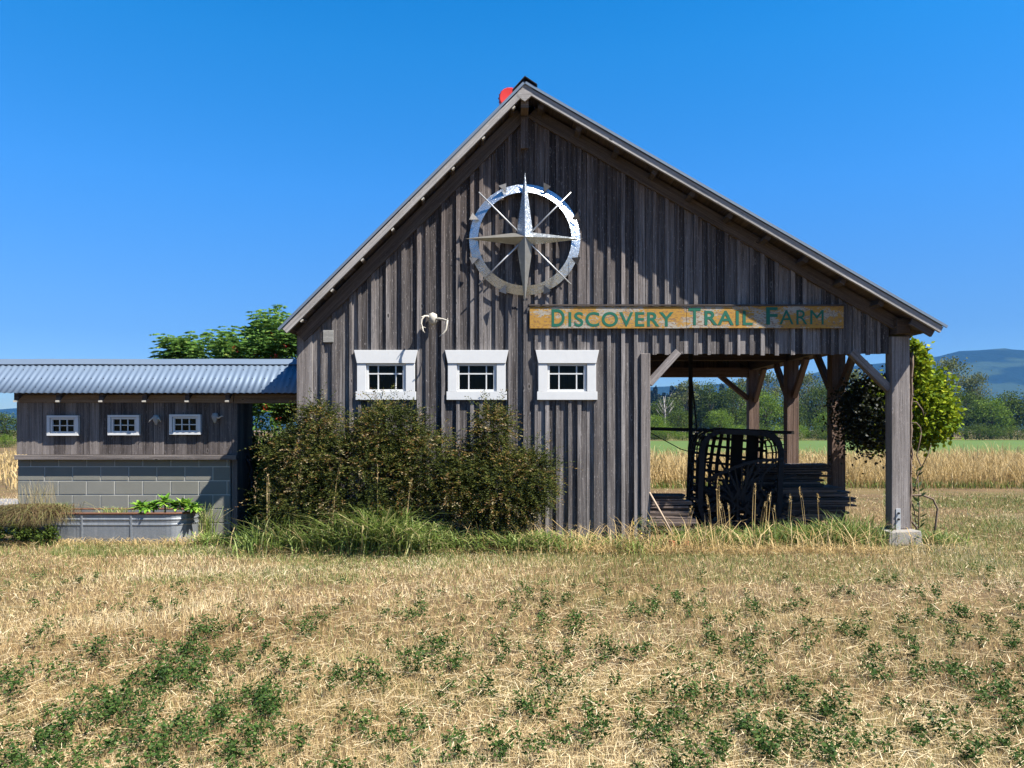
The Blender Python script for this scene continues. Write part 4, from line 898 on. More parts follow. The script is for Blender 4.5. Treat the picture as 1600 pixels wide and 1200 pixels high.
# ------------------------------------------------------------------ shrubs, vine, elder, planter plants
def shrub(name, label, blobs, ns, base, mat=None, group=None, loc=None, seedtone=.45):
    """blobs: (x,y,z,rx,ry,rz,weight); sprays of needle leaves that arch outward and droop"""
    root = thing(name, label, 'shrub', base, group); bvec = np.array(base)
    wts = np.array([b[6] for b in blobs], float); wts /= wts.sum(); VV, TT = [], []
    for _ in range(ns):
        b = blobs[rng.choice(len(blobs), p=wts)]; d = rdir(1)[0]
        if d[1] > .3 and rng.uniform() < .6: d[1] *= -1
        rr = rng.uniform(.55, 1.03) ** .6; p = np.array(b[:3]) + d * np.array(b[3:6]) * rr
        if p[2] < .05: continue
        lng = rng.uniform() < .26 and d[2] > .0
        sd = unit(d * .8 + rng.normal(0, .35, 3) + [0, 0, .8 if lng else .35]); ln = rng.uniform(.28, .62) if lng else rng.uniform(.14, .30); k = rng.integers(14, 26)
        u = np.linspace(0, 1, k)[:, None]; st = p + sd * ln * u + np.array([0, 0, -.10 if not lng else -.22]) * u ** 2
        side = unit(np.cross(sd, [0, 0, 1])); sg_ = np.where(np.arange(k) % 2, 1, -1)[:, None]
        D = sd * .7 + side * sg_ * .75 + rng.normal(0, .25, (k, 3)) + [0, 0, -.15]
        VV.append(leaf_quads(st, D, rng.uniform(.03, .06, k) * (1.15 - .5 * u[:, 0]), rng.uniform(.008, .014, k)))
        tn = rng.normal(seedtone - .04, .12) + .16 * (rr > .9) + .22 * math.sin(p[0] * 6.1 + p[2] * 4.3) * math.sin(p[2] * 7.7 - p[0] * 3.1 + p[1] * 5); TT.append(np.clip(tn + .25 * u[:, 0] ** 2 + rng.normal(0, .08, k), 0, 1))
    V = np.concatenate(VV) - bvec; T = np.concatenate(TT); np_mesh('foliage', V, np.full(len(T), 4), T, mat or L['yew'], root)
    m = MB()
    for b in blobs:
        for _ in range(4):
            e = Vector(b[:3]) - Vector(base) + Vector((random.uniform(-.5, .5) * b[3], random.uniform(-.5, .5) * b[4], random.uniform(-.2, .7) * b[5])); s0 = Vector((random.uniform(-.1, .1) + e.x * .5, random.uniform(-.1, .1), 0)); m.tube([s0, (s0 + e) / 2 + Vector((0, 0, .06)), e], [.022, .014, .005], 5)
    o = m.build('stem', M['bark']); o.parent = root
    return root
def BL(px, py, y, rpx, rpy, ry, w):
    c = W(px, py, y); k = (y - CAMY) / FPX; return (c.x, c.y, c.z, rpx * k, ry, rpy * k, w)
def BS(*a): b = BL(*a); return (b[0], b[1], b[2] - .06 * b[5], b[3] * .84, b[4] * .9, b[5] * .80, b[6])
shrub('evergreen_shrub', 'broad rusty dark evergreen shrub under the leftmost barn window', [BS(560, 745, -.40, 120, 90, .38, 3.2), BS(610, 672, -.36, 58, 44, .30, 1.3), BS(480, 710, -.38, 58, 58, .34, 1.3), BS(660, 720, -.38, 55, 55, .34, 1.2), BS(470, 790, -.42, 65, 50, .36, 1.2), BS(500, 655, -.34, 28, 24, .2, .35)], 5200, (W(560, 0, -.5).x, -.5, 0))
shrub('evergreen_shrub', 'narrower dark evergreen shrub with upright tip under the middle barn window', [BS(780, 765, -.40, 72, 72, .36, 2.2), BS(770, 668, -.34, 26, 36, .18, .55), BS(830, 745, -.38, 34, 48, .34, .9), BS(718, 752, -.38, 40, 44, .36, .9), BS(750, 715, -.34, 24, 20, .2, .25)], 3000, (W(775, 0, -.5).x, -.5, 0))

def leafy(name, label, cat, blobs, n, base, mat, ll, lw, tone=(.5, .2), shoots=0, stems=True, up=.3, berry=0, lumps=60):
    root = thing(name, label, cat, base); bvec = np.array(base); wts = np.array([b[6] for b in blobs], float); wts /= wts.sum()
    nl = lumps; cl = []
    for _ in range(nl):
        b = blobs[rng.choice(len(blobs), p=wts)]; d = rdir(1)[0]; cl.append((np.array(b[:3]) + d * np.array(b[3:6]) * rng.uniform(.55, 1.0), d, min(b[3:6])))
    VV, TT = [], []
    per = n // nl
    for c, d, r in cl:
        P = c + rng.normal(0, .28 * r, (per, 3)); D = rng.normal(0, .6, (per, 3)) + d * .5 + [0, 0, up - .5]
        VV.append(leaf_quads(P, D, rng.uniform(*ll, per), rng.uniform(*lw, per))); TT.append(np.clip(rng.normal(*tone, per) + rng.normal(0, .08), 0, 1))
    for _ in range(shoots):      # upright shoots with paired drooping leaflets
        b = blobs[rng.choice(len(blobs), p=wts)]; d = rdir(1)[0]; d[2] = abs(d[2]); p = np.array(b[:3]) + d * np.array(b[3:6]) * .85; sd = unit(np.array([d[0] * .5, d[1] * .4, 1.0]) + rng.normal(0, .15, 3)); ln = rng.uniform(.2, .5)
        for u in np.linspace(.1, 1, 7):
            q = p + sd * ln * u
            for s_ in range(3):
                a = rng.uniform(0, 6.28); od = np.array([math.cos(a), math.sin(a), .25]); k = 7; w = np.linspace(.25, 1, k)[:, None]; st = q + od * .17 * w + np.array([0, 0, -.06]) * w ** 2
                sdv = np.cross(od, [0, 0, 1]); sg_ = np.where(np.arange(k) % 2, 1, -1)[:, None]; VV.append(leaf_quads(st, od * .6 + sdv * sg_ * .8 + [0, 0, -.25], rng.uniform(.085, .13, k), rng.uniform(.028, .042, k))); TT.append(np.clip(rng.normal(tone[0] + .1, .15, k), 0, 1))
    V = np.concatenate(VV) - bvec; T = np.concatenate(TT); np_mesh('foliage', V, np.full(len(T), 4), T, mat, root)
    if stems:
        m = MB()
        for b in blobs:
            e = Vector(b[:3]) - Vector(base); s0 = Vector((e.x * .4, 0, 0)); m.tube([s0, s0 * .5 + e * .5 + Vector((.04, 0, .1)), e], [.035, .022, .008], 6)
        o = m.build('stem', M['bark']); o.parent = root
    if berry:
        m = []
        for _ in range(berry):
            b = blobs[rng.choice(len(blobs), p=wts)]; d = rdir(1)[0]; d[1] = -abs(d[1]); c = np.array(b[:3]) + d * np.array(b[3:6]) * .95; k = 26
            m.append(leaf_quads(c + d * .08 + rng.normal(0, .03, (k, 3)), rdir(k), .03, .026))
        V = np.concatenate(m) - bvec; np_mesh('berries', V, np.full(len(V) // 4, 4), rng.uniform(0, 1, len(V) // 4), L['berry'], root)
    return root
leafy('elder_tree', 'leafy green elder with red berries rising behind the shed roof', 'tree', [BL(320, 590, 3.6, 62, 40, .6, 1), BL(390, 572, 3.4, 55, 44, .6, 1.3), BL(440, 556, 3.3, 40, 48, .5, 1.2), BL(400, 660, 3.0, 60, 55, .5, 1.6), BL(285, 572, 3.6, 26, 20, .4, .4)], 3600, (W(395, 0, 3.4).x, 3.4, 0), L['elder'], (.08, .13), (.03, .045), shoots=165, berry=60, lumps=130)
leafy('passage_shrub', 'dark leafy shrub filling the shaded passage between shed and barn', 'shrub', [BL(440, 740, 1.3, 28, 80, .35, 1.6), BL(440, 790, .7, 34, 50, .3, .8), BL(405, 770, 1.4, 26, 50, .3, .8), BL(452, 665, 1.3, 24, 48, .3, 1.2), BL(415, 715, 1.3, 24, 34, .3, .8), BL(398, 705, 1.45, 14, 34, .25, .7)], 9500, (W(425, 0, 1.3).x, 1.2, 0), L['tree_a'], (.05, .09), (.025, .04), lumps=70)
# vine on the right post
vine = leafy('climbing_vine', 'bright yellow-green climbing vine bulging from the right barn post', 'vine', [BL(1428, 632, .95, 45, 54, .34, 3.2), BL(1400, 640, 1.0, 56, 44, .36, 1.6), BL(1424, 568, .75, 18, 34, .2, .9), BL(1380, 660, 1.1, 40, 36, .32, 1.0), BL(1444, 655, .9, 36, 32, .32, 1.6)], 30000, (5.38, .35, 0), L['vine'], (.05, .085), (.04, .065), tone=(.55, .22), stems=False, up=.0, lumps=420)
m = MB(); B0 = Vector((5.38, .35, 0))
for _ in range(16):
    x0 = random.uniform(-.10, -.01); y0 = random.uniform(-.35, -.1); pts = [Vector((x0 + random.uniform(-.02, .02), y0 + random.uniform(-.03, .03), z)) for z in np.linspace(.0, 2.55, 16)]; m.tube(pts, [random.uniform(.008, .02)] * 16, 5)
for pts, r in (([(1417, 765), (1418, 740), (1424, 725), (1421, 700)], .012), ([(1417, 775), (1440, 773), (1458, 780), (1465, 795), (1462, 820), (1458, 845)], .014), ([(1417, 790), (1420, 810), (1432, 824), (1433, 850)], .016), ([(1422, 778), (1428, 795), (1432, 825)], .009), ([(1428, 770), (1432, 750), (1440, 730), (1432, 712), (1437, 690), (1440, 675)], .008), ([(1440, 730), (1450, 710), (1455, 695)], .006), ([(1423, 627), (1432, 628), (1441, 640), (1444, 650)], .008), ([(1423, 660), (1432, 661), (1438, 668), (1440, 685)], .008)):
    m.tube([W(a, b, .1 if a > 1417 else 0.0) - B0 for a, b in pts], [r] * (len(pts) - 1) + [r * .5], 6)
o = m.build('stem', M['twig']); o.parent = vine
k = 15000; P = np.stack([rng.normal(-.12, .20, k), rng.normal(.62, .17, k), rng.normal(1.74, .22, k)], 1); np_mesh('inner_leaves', leaf_quads(P, rdir(k), rng.uniform(.035, .065, k), .04), np.full(k, 4), rng.uniform(0, 1, k), L['shadeleaf'], vine)  # added dark leaves stand for the vine's shaded core
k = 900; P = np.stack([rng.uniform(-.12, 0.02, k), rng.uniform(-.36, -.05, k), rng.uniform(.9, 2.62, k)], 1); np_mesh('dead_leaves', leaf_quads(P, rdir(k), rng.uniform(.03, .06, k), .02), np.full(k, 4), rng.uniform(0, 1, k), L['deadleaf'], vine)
# young plant by the post
yp = thing('milkweed_plant', 'tall broad-leaved weed beside the concrete post footing', 'plant', W(1434, 671 + CAMZ * FPX / 10.0, .1)); b = 0
VV = []; 
for z in np.linspace(.12, .95, 13):
    for s_ in (0, 1):
        a = z * 9 + s_ * 3.14 + rng.uniform(-.4, .4); d = np.array([math.cos(a), math.sin(a) * .5, .55]); VV.append(leaf_quads(np.array([[.02 * math.sin(z * 5), 0, z]]), d[None], .13, .04))
V = np.concatenate(VV); np_mesh('foliage', V, np.full(len(V) // 4, 4), rng.uniform(.1, .9, len(V) // 4), L['weed'], yp)
m = MB(); m.tube([(0, 0, 0), (.02, 0, .5), (0, 0, .98)], [.009, .007, .003], 5); o = m.build('stem', M['twig']); o.parent = yp
# leafy rosettes in the tank
pl = [(220, 798, 1.0), (240, 795, .85), (258, 789, .95), (274, 795, .85), (290, 795, 1.05), (304, 801, .8), (230, 804, .7)]
rl = ['bright rosette plant at the middle of the tank rim', 'small bright rosette second in the planter row', 'bright upright rosette in the planter centre of the leafy row', 'bright rosette behind its neighbours in the planter row', 'large drooping rosette near the right end of the planter', 'small rosette hanging over the right end of the tank', 'low rosette spilling over the tank front beside the first plant']
for (px, py, s), lb in zip(pl, rl):
    b0 = W(px, py, TY + .16 - .1 * (py > 800)); r = thing('rosette_plant', lb, 'plant', (b0.x, b0.y, .36), 'rosette plants in the tank'); V = []; tn = []
    zc = max(.09, b0.z - .34)
    for q in range(44):
        a = q * 2.4 + rng.uniform(-.2, .2); el = rng.uniform(-.15, 1.2); d = np.array([math.cos(a) * math.cos(el), math.sin(a) * math.cos(el), math.sin(el)]); l_ = rng.uniform(.13, .21) * s; w_ = l_ * .42
        sd = unit(np.cross(d, [0, 0, 1])); upv = np.cross(sd, d); p0 = np.array([0, 0, zc]); m1 = p0 + d * l_ * .45 + upv * .012; tip = p0 + d * l_ - np.array([0, 0, .03])
        V += [p0, m1 + sd * w_ / 2, tip, m1, p0, m1, tip, m1 - sd * w_ / 2]; t_ = rng.uniform(0.1, 1); tn += [t_, t_ * .9]
    np_mesh('foliage', np.array(V), np.full(len(tn), 4), tn, L['rosette'], r)
    m = MB(); m.tube([(0, 0, 0), (0, 0, zc)], .012, 5); o = m.build('stem', M['weed' if False else 'twig']); o.parent = r
# fountain grass spilling over the left end
def tuft(name, label, px, y, z, n, h, ln, spread, tone, mat, wd=.006, droop=.9, cat='grass clump', bias=(0, 0)):
    c = W(px, 0, y); r = thing(name, label, cat, (c.x, y, z)); P = np.stack([rng.normal(0, spread, n), rng.normal(0, spread * .5, n), np.zeros(n)], 1); lean = np.zeros((n, 3)); lean[:, 0] = rng.normal(bias[0], ln, n); lean[:, 1] = rng.normal(bias[1], ln * .6, n)
    V, sz = blade_bent(P, rng.uniform(h * .5, h, n), lean, wd, droop); np_mesh('blades', V, sz, np.repeat(np.clip(rng.normal(*tone, n), 0, 1), 3), mat, r); return r
tuft('fountain_grass', 'brown and green fountain grass arching over the left end of the tank', 50, .06, .36, 3200, .50, .30, .20, (.42, .22), L['tuft'], .006, 1.25, bias=(-.10, -.22))
tuft('fountain_grass', 'thin upright seed stalks growing from the left end of the tank', 60, .2, .36, 140, .62, .12, .14, (.9, .1), L['tuft'], .004, .15)
tuft('grass_tuft', 'small green grass tuft in the tank beside the brown grass', 88, .2, .36, 260, .28, .12, .07, (.6, .2), L['tallgrass'], .007, .4)
tuft('grass_tuft', 'short dry grass tuft in the middle of the tank', 178, .25, .36, 160, .16, .08, .12, (.75, .15), L['tallgrass'], .005, .3)
tuft('grass_tuft', 'arching green grass against the block wall right of the planter', 322, .4, .0, 130, .75, .2, .05, (.6, .2), L['tallgrass'], .007, .3)
leafy('dark_bush', 'low dark bush under the arching grass at the tank end', 'bush', [BL(14, 828, -.22, 36, 18, .16, 1.4), BL(66, 838, -.25, 30, 13, .12, .9)], 2200, (W(35, 0, -.2).x, -.2, 0), L['tree_a'], (.03, .06), (.015, .03), lumps=30, stems=False)
leafy('yellow_weed', 'small weed with yellow flowers at the foot of the bay post', 'plant', [BL(1005, 822, -.2, 22, 16, .1, 1)], 300, (W(1005, 0, -.2).x, -.2, 0), L['weed'], (.02, .04), (.01, .016), lumps=14, stems=True)
k = 16; P = np.stack([rng.normal(0, .12, k), rng.normal(-.05, .05, k), rng.uniform(.12, .36, k)], 1); yw = [o for o in bpy.data.objects if o.name.startswith('yellow_weed')][0]
np_mesh('blossoms', leaf_quads(P, rdir(k), .026, .024), np.full(k, 4), rng.uniform(0, 1, k), L['flower'], yw)

# ------------------------------------------------------------------ things in the bay
# woven strap cage lying on its side
CX0, CX1, CY0, CY1, CZ0, CZ1 = 2.72, 3.93, .75, 1.85, .06, 1.51
cage = thing('woven_basket', 'big black woven strap basket lying on its side in the bay', 'basket', ((CX0 + CX1) / 2, 1.3, 0)); cgi = Vector((-(CX0 + CX1) / 2, -1.3, 0))
def rrect(y, ins=0.0, r=.3, n=8, bulge=0.0):
    x0, x1, z0, z1 = CX0 + ins - bulge, CX1 - ins + bulge, CZ0 + ins, CZ1 - ins; pts = []
    for cx, cz, a0 in ((x1 - r, z1 - r, 0), (x0 + r, z1 - r, 90), (x0 + r, z0 + r, 180), (x1 - r, z0 + r, 270)):
        for k in range(n): a = R(a0 + 90 * k / (n - 1)); pts.append(Vector((cx + r * math.cos(a), y, cz + r * math.sin(a))))
    return pts
def loop(m, pts, w, h, axis=(0, 1, 0)):
    for i in range(len(pts)):
        a, b = pts[i], pts[(i + 1) % len(pts)]
        if (b - a).length > 1e-4: d = (b - a).normalized() * .012; m.beam(a - d + cgi, b + d + cgi, w, h, axis)
m = MB(); loop(m, rrect(CY0, .05), .07, .075); o = m.build('rim', M['black']); o.parent = cage
m = MB()
for i, y in enumerate(np.linspace(CY0 + .13, CY1, 7)): loop(m, [p + Vector((random.uniform(-.008, .008), 0, random.uniform(-.008, .008))) for p in rrect(y, 0 + .02 * (i == 6), bulge=.06 * math.sin(i * .5))], .014, .06)
ring0, ring1 = rrect(CY0, .0), rrect(CY1, .02)
def along(rg, s):
    Ls = [(rg[(i + 1) % len(rg)] - rg[i]).length for i in range(len(rg))]; T = sum(Ls); s = s % 1 * T
    for i, l_ in enumerate(Ls):
        if s <= l_: return rg[i].lerp(rg[(i + 1) % len(rg)], s / max(l_, 1e-6))
        s -= l_
    return rg[0]
for k in range(46): m.beam(along(ring0, k / 46) + cgi, along(ring1, k / 46) + cgi, .05, .010, (0, 0, 1))
o = m.build('side_straps', M['black']); o.parent = cage
m = MB()
for k in range(11):
    x = CX0 + .1 + (CX1 - CX0 - .2) * k / 10 + random.uniform(-.012, .012); w = .056 if k not in (6, 9) else .13
    pts = [Vector((x + .05 * math.sin(u * 3.1) * (-1 if k < 5 else .3), CY1 + .02 + .12 * math.sin(u * 3.14), CZ0 + .04 + (CZ1 - CZ0 - .08) * u)) + cgi for u in np.linspace(0, 1, 7)]
    for a, b in zip(pts[:-1], pts[1:]): m.beam(a, b, w, .012, (0, 1, 0))
for k in range(10):
    z = CZ0 + .12 + (CZ1 - CZ0 - .24) * k / 9; pts = [Vector((CX0 + .02 + (CX1 - CX0 - .04) * u, CY1 + .03 + .12 * math.sin(u * 3.14), z + .06 * (u - .5) * -1)) + cgi for u in np.linspace(0, 1, 7)]
    for a, b in zip(pts[:-1], pts[1:]): m.beam(a, b, .04, .012, (0, 1, 0))
for k in range(24):
    a = Vector((random.uniform(CX0 + .1, CX1 - .1), CY1 + random.uniform(.02, .1), random.uniform(.15, 1.1))) + cgi; m.beam(a, a + Vector((random.uniform(-.4, .4), 0, random.uniform(-.3, .3))), .035, .01, (0, 1, 0))
o = m.build('back_straps', M['black']); o.parent = cage
m = MB()   # slumped lattice across the lower half of the mouth
arc = [Vector((CX0 + .12 + (CX1 - CX0 - .16) * u, CY0 - .02 - .1 * math.sin(u * 3.14), .86 + .24 * math.sin(min(1, u * 1.35) * 1.57) - .12 * (1 - u))) + cgi for u in np.linspace(0, 1, 12)]
for a, b in zip(arc[:-1], arc[1:]): m.beam(a, b, .04, .05, (0, 1, 0))
hub = Vector((3.3, CY0 - .04, .52)) + cgi
for k in range(15):
    a = arc[min(11, int(k * 11 / 14))] if k else arc[0]; m.beam(hub + Vector((random.uniform(-.1, .1), 0, random.uniform(-.06, .06))), a, .022, .012, (0, 1, 0))
for k in range(12):
    e = Vector((CX0 + .08 + (CX1 - CX0 - .1) * k / 11, CY0 - .03, random.uniform(.08, .3))) + cgi; m.beam(hub + Vector((random.uniform(-.25, .25), 0, random.uniform(-.15, .15))), e, .024, .012, (0, 1, 0))
for k in range(170):
    a = Vector((random.uniform(CX0 + .1, CX1), CY0 + random.uniform(0, .9), random.uniform(.08, .62))) + cgi; b = a + Vector((random.uniform(-.4, .4), random.uniform(-.2, .2), random.uniform(-.12, .2))); m.beam(a, b, .035, .012, (0, 1, 0))
for k in range(30):
    a = Vector((random.uniform(3.25, CX1), CY0 + random.uniform(-.05, .15), random.uniform(.15, .95))) + cgi; b = a + Vector((random.uniform(-.25, .2), random.uniform(-.05, .05), random.uniform(-.3, .3))); m.beam(a, b, .03, .01, (0, 1, 0))
o = m.build('slumped_straps', M['black']); o.parent = cage
cage.rotation_euler = (R(-2), R(2.5), R(-7))
# iron frame with mast
fr_ = thing('iron_frame', 'old iron mast with long cross bar and cable behind the basket', 'machine frame', (2.95, 2.4, 0)); fo = -Vector((2.95, 2.4, 0))
m = MB(); a = W(1079, 545, 2.4); m.beam(Vector((a.x, 2.4, 0)) + fo, Vector((a.x, 2.4, 2.9)) + fo, .06, .05, (0, 1, 0)); o = m.build('mast', M['iron']); o.parent = fr_
m = MB(); m.beam(W(1080, 585, 2.38) + fo, W(1089, 672, 2.3) + fo, .022, .022); 
for py in (570, 615, 639, 664): p = W(1079, py, 2.37); m.beam(p + Vector((-.04, 0, 0)) + fo, p + Vector((.07, 0, .02)) + fo, .02, .016)
o = m.build('strut', M['iron']); o.parent = fr_
m = MB(); m.beam(W(985, 669, 2.4) + fo, W(1240, 676, 2.5) + fo, .06, .055); o = m.build('cross_bar', M['iron']); o.parent = fr_
m = MB(); m.tube([W(990, 660, 2.2) + fo, W(1016, 676, 2.2) + fo, W(1064, 702, 2.2) + fo, W(1075, 705, 2.3) + fo], .008, 5); o = m.build('cable', M['iron']); o.parent = fr_
# lumber stacks: every plank a thing
def planks(xr0, xr1, ycs, z0, n, lab, grp, ragged=.12, th=.03, lift=0, width=.24):
    z = z0
    for i in range(n):
        for yc in ycs:
            hh = th * random.uniform(.75, 1.15); x0 = xr0 + random.uniform(-ragged, ragged) * .4; x1 = (xr1(i) if callable(xr1) else xr1) + random.uniform(-ragged, ragged)
            m = MB(); m.beam((x0, yc + random.uniform(-.02, .02), z + hh / 2), (x1, yc + random.uniform(-.03, .03), z + hh / 2 + random.uniform(-.004, .012)), width * random.uniform(.85, 1), hh, tone=random.random())
            o = m.build('lumber_plank', M['lumber']); tag(o, lab, 'plank', grp)
        z += th * 1.22
    return z
zt_ = planks(3.9, lambda i: 5.22 - .045 * abs(i - 9) * (1 if i < 9 else 1.2), (1.35, 1.62), .10, 15, 'weathered plank in the ragged lower lumber pile right of the basket', 'planks in the lower lumber pile')
planks(3.75, lambda i: 4.87 - .02 * (7 - i), (1.55, 1.82), zt_, 9, 'brown plank in the upper lumber pile right of the basket', 'planks in the upper lumber pile', .08)
planks(1.92, lambda i: 2.66 - .012 * i, (.85, 1.12), .06, 14, 'dark plank in the low lumber pile left of the basket', 'planks in the low left pile', .06)
for yy in (1.25, 1.7):
    m = MB(); m.beam((3.8 + yy * .02, yy - .4, .05), (3.8, yy + .2, .05), .09, .09); o = m.build('timber_bearer', M['lumber']); tag(o, 'short timber bearer under the right lumber pile', 'timber', 'bearers under the lumber pile')
m = MB(); a = W(1015, 770, -.1); m.tube([W(1014, 768, -.06), W(1032, 800, -.16), W(1053, 838, -.28)], [.013, .014, .012], 7); o = m.build('wooden_pole', M['stick']); tag(o, 'thin pale pole leaning against the bay post', 'pole')
for px, py, s, lb in ((1050, 838, 1.0, 'long orange brick fragment in the grass at the pole foot'), (1070, 840, .8, 'small orange brick fragment at the mouth of the bay')):
    c = W(px, 0, -.38); c.z = 0; m = MB(); m.hexa([(-.05 * s, -.04, 0), (.05 * s, -.045, 0), (.045 * s, .04, 0), (-.05 * s, .04, 0), (-.04 * s, -.035, .075), (.045 * s, -.04, .06), (.04 * s, .035, .065), (-.045 * s, .035, .07)], Vector((1, 0, 0)), .5)
    o = m.build('brick_fragment', M['brickbit'], None, .008); o.location = c + Vector((0, 0, .02)); o.rotation_euler = (.2, .1, px); tag(o, lb, 'brick')

# ------------------------------------------------------------------ background trees
def tree_proto(name, label, h, w, nleaf, mat, ls, lumps, trunk=.25, group='trees beyond the field', airy=1.0, low=.12, bark='bark'):
    r = thing(name, label, 'tree', (0, 0, 0), group); VV, TT = [], []; cs_ = []
    for _ in range(lumps):
        d = rdir(1)[0]; q = rng.uniform(.35, 1.0) ** .5; zc = h * (low + (1 - low) * .5); prof = 1.0 - .25 * max(0, d[2])
        c = np.array([d[0] * w / 2 * q * prof, d[1] * w / 2 * q * prof, zc + d[2] * h * (1 - low) / 2 * q]); cs_.append(c)
        k = nleaf // lumps; rad = w * rng.uniform(.07, .14) * airy; P = c + rng.normal(0, rad, (k, 3)) * [1, 1, .75]; D = rng.normal(0, .7, (k, 3)) + d * .4
        VV.append(leaf_quads(P, D, rng.uniform(.7, 1.2, k) * ls, rng.uniform(.5, .9, k) * ls)); TT.append(np.clip(rng.normal(.5, .17, k) + rng.normal(0, .14) + .1 * (P[:, 2] - c[2]) / max(rad, .01) * .5, 0, 1))
    V = np.concatenate(VV); V[:, 2] = np.maximum(V[:, 2], .05); T = np.concatenate(TT); np_mesh('crown', V, np.full(len(T), 4), T, mat, r)
    m = MB(); m.tube([(0, 0, 0), (.1, 0, h * .3), (0, .1, h * .6), (.05, 0, h * .88)], [trunk, trunk * .75, trunk * .45, trunk * .12], 8)
    for c in cs_[:14]: m.tube([(0, 0, h * .25), tuple(c * .5 + np.array([0, 0, h * .18])), tuple(c)], [trunk * .4, trunk * .22, trunk * .06], 5)
    o = m.build('trunk', M[bark]); o.parent = r; return r
def conifer_proto(name, label, h, w, nb, mat, group):
    r = thing(name, label, 'tree', (0, 0, 0), group); VV, TT = [], []
    for _ in range(nb):
        u = rng.uniform(.06, 1) ** .8; z = h * u; a = rng.uniform(0, 6.28); L_ = w / 2 * (1 - u) ** .8 * rng.uniform(.6, 1.1) + .15; k = 10; s = np.linspace(.1, 1, k)[:, None]
        d = np.array([math.cos(a), math.sin(a), 0]); P = np.array([0, 0, z]) + d * L_ * s + np.array([0, 0, -.28 * L_]) * s ** 1.5 + rng.normal(0, .1, (k, 3)); D = d + rng.normal(0, .5, (k, 3)) + [0, 0, -.3]
        VV.append(leaf_quads(P, D, h * .05, h * .03)); TT.append(np.clip(rng.normal(.5, .25, k), 0, 1))
    V = np.concatenate(VV); T = np.concatenate(TT); np_mesh('crown', V, np.full(len(T), 4), T, mat, r); m = MB(); m.tube([(0, 0, 0), (0, 0, h * .97)], [h * .016, .02], 6); o = m.build('trunk', M['bark']); o.parent = r; return r
PH = 10.0
protos = {}
def place(kind, px, ytop, y, wpx, label, pyb=None):
    c = W(px, 0, y); k = (y - CAMY) / FPX; h = CAMZ + (HZ - ytop) * k; w = wpx * k
    if kind not in protos:
        if kind == 'a': p = tree_proto('broadleaf_tree', label, PH, 7, 6500, L['tree_a'], .30, 90)
        elif kind == 'a2': p = tree_proto('broadleaf_tree', label, PH, 7, 6500, L['tree_a'], .30, 70, airy=1.1)
        elif kind == 'b': p = tree_proto('broadleaf_tree', label, PH, 7, 6500, L['tree_b'], .30, 80, low=.02)
        elif kind == 'c': p = tree_proto('tall_tree', label, PH, 5, 5200, L['tree_c'], .26, 80, airy=1.0, low=.1)
        elif kind == 'd': p = tree_proto('bush', label, PH, 14, 5200, L['tree_a'], .45, 80, low=.0, trunk=.15, group='bushes along the field edge')
        elif kind == 'e': p = tree_proto('bush', label, PH, 14, 5200, L['tree_b'], .45, 80, low=.0, trunk=.15, group='bushes along the field edge')
        protos[kind] = (p, {'c': 5, 'd': 14, 'e': 14}.get(kind, 7)); r = p
    else: r = dup(protos[kind][0], (0, 0, 0))
    r.location = (c.x, y, 0); r.rotation_euler = (0, 0, random.uniform(0, 6.28)); s = w / protos[kind][1]; r.scale = (s, s, h / PH)
    r['label'] = label; return r
TR = [  # seen through the bay
 ('c', 1075, 592, 118, 55, 'pale grey-green tree just right of the iron mast'),
 ('a', 1040, 622, 112, 60, 'dark round tree in the gap left of the iron mast'),
 ('b', 1022, 648, 100, 46, 'low bright tree beside the bay post'),
 ('a2', 1060, 640, 104, 44, 'dark low tree directly behind the iron mast'),
 ('a', 1110, 598, 116, 52, 'dark tall tree seen above the middle of the basket'),
 ('b', 1125, 640, 100, 44, 'bright low tree over the basket rim'),
 ('a2', 1145, 600, 114, 56, 'dark tree left of the rearmost bay post'),
 ('c', 1160, 588, 120, 46, 'grey-green tree behind the rearmost bay post'),
 ('b', 1195, 612, 104, 56, 'bright green tree right of the rearmost bay post'),
 ('c', 1200, 578, 122, 44, 'tall grey tree between the two rear bay posts'),
 ('c', 1262, 580, 118, 52, 'tall pale tree right of the third bay post'),
 ('a', 1235, 620, 106, 46, 'dark tree behind the third bay post'),
 ('a2', 1285, 600, 112, 56, 'dark tree left of the second bay post'),
 ('c', 1325, 575, 122, 66, 'large pale tree right of the second bay post'),
 ('b', 1290, 645, 98, 40, 'low bright tree left of the second bay post foot'),
 ('b', 1345, 640, 98, 50, 'bright tree beside the dark vine mass'),
 ('a', 1375, 610, 112, 60, 'dark tree behind the hanging vine'),
 # right of the barn
 ('c', 1487, 556, 118, 58, 'tall round airy tree rising before the blue hill'),
 ('c', 1527, 580, 116, 36, 'smaller pointed tree beside the tall airy tree'),
 ('a', 1465, 622, 106, 66, 'dark bushy tree next to the yellow vine'),
 ('a2', 1510, 612, 110, 80, 'wide dark tree below the tall airy tree'),
 ('b', 1548, 622, 106, 62, 'green bushy tree in the middle of the right tree row'),
 ('a', 1580, 612, 108, 62, 'dark tree near the right picture edge'),
 ('a2', 1625, 610, 108, 80, 'dark tree at the far right edge'),
 ('a', 1690, 612, 108, 80, 'dark tree beyond the right edge'),
 ('d', 1530, 664, 96, 64, 'low dark bush before the right tree row'),
 ('d', 1590, 668, 96, 60, 'low dark bush at the right edge of the field'),
 ('e', 1455, 672, 96, 44, 'low bright bush under the yellow vine'),
 # left of the shed
 ('a', 8, 645, 70, 54, 'dark tree at the far left behind the shed'),
 ('a2', -40, 640, 72, 60, 'dark tree beyond the left edge'),
 ('e', 8, 680, 52, 34, 'bright low bush at the far left behind the shed'),
]
for a in TR: place(*a)
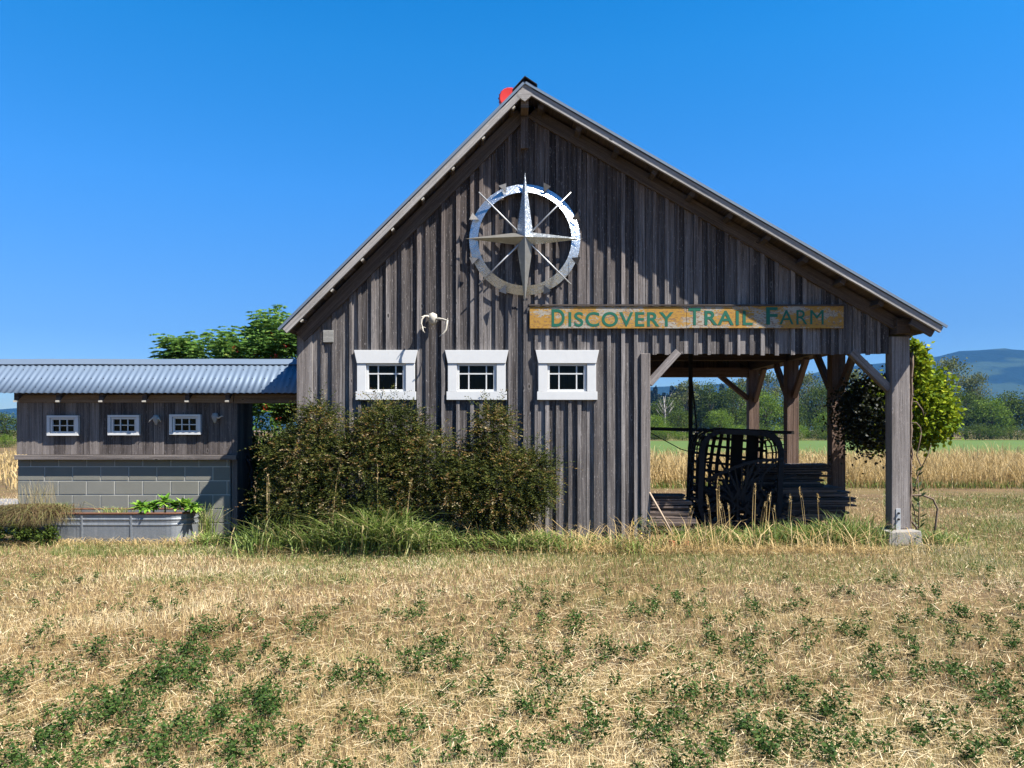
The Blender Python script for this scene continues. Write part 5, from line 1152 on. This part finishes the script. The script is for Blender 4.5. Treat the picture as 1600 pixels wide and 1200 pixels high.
for px_, yt_, kd_ in ((985, 600, 'a'), (945, 590, 'c'), (900, 605, 'a2'), (850, 598, 'b'), (800, 610, 'a')): place(kd_, px_, yt_, 112, 62, 'tree of the far row continuing behind the barn')
for i, px in enumerate(np.arange(1010, 1400, 30)):
    place('e' if i % 3 else 'd', px + random.uniform(-8, 8), 676 - random.uniform(0, 12), 92, 38, 'bright low bush in the hedge beyond the bay' if i % 3 else 'dark low bush in the hedge beyond the bay')
cp = conifer_proto('conifer_tree', 'distant dark conifer on the skyline behind the bay', 16, 6, 300, L['conifer'], 'distant conifers on the skyline')
first = True
for i, px in enumerate(np.arange(985, 1130, 6.5)):
    y = 330 + random.uniform(-30, 30); c = W(px, 0, y); h = CAMZ + (HZ - random.uniform(598, 622)) * (y - CAMY) / FPX
    if first: r = cp; first = False
    else: r = dup(cp, (0, 0, 0))
    s = h / 16; r.location = (c.x, y, 0); r.scale = (s * .8, s * .8, s); r.rotation_euler = (0, 0, random.uniform(0, 6))
dt = thing('dead_tree', 'bare pale dead tree among the dark trees beyond the bay', 'tree', W(1038, 0, 108)); dt.location.z = 0
m = MB(); m.tube([(0, 0, 0), (.1, 0, 4), (-.1, 0, 6.8)], [.22, .15, .04], 6)
for k in range(14): z = random.uniform(3, 6.2); a = random.uniform(0, 6.28); m.tube([(0, 0, z), (math.cos(a) * .9, math.sin(a) * .9, z + .8), (math.cos(a) * 1.5, math.sin(a) * 1.5, z + 1.7)], [.07, .04, .015], 4)
o = m.build('trunk', M['greybark']); o.parent = dt

# ------------------------------------------------------------------ haze
HAZE = 0.00012
if HAZE:
    m = MB(); m.box(-2200, 2600, -40, 2300, -1.0, 240, 'x'); t = NT('haze_air'); pv = t.n('ShaderNodeVolumePrincipled'); pv.inputs['Color'].default_value = (0.12, 0.42, 1.0, 1); pv.inputs['Density'].default_value = HAZE; pv.inputs['Anisotropy'].default_value = 0.0
    t.l(pv.outputs[0], t.out.inputs['Volume']); hz = m.build('haze', t.m); tag(hz, kind='stuff')
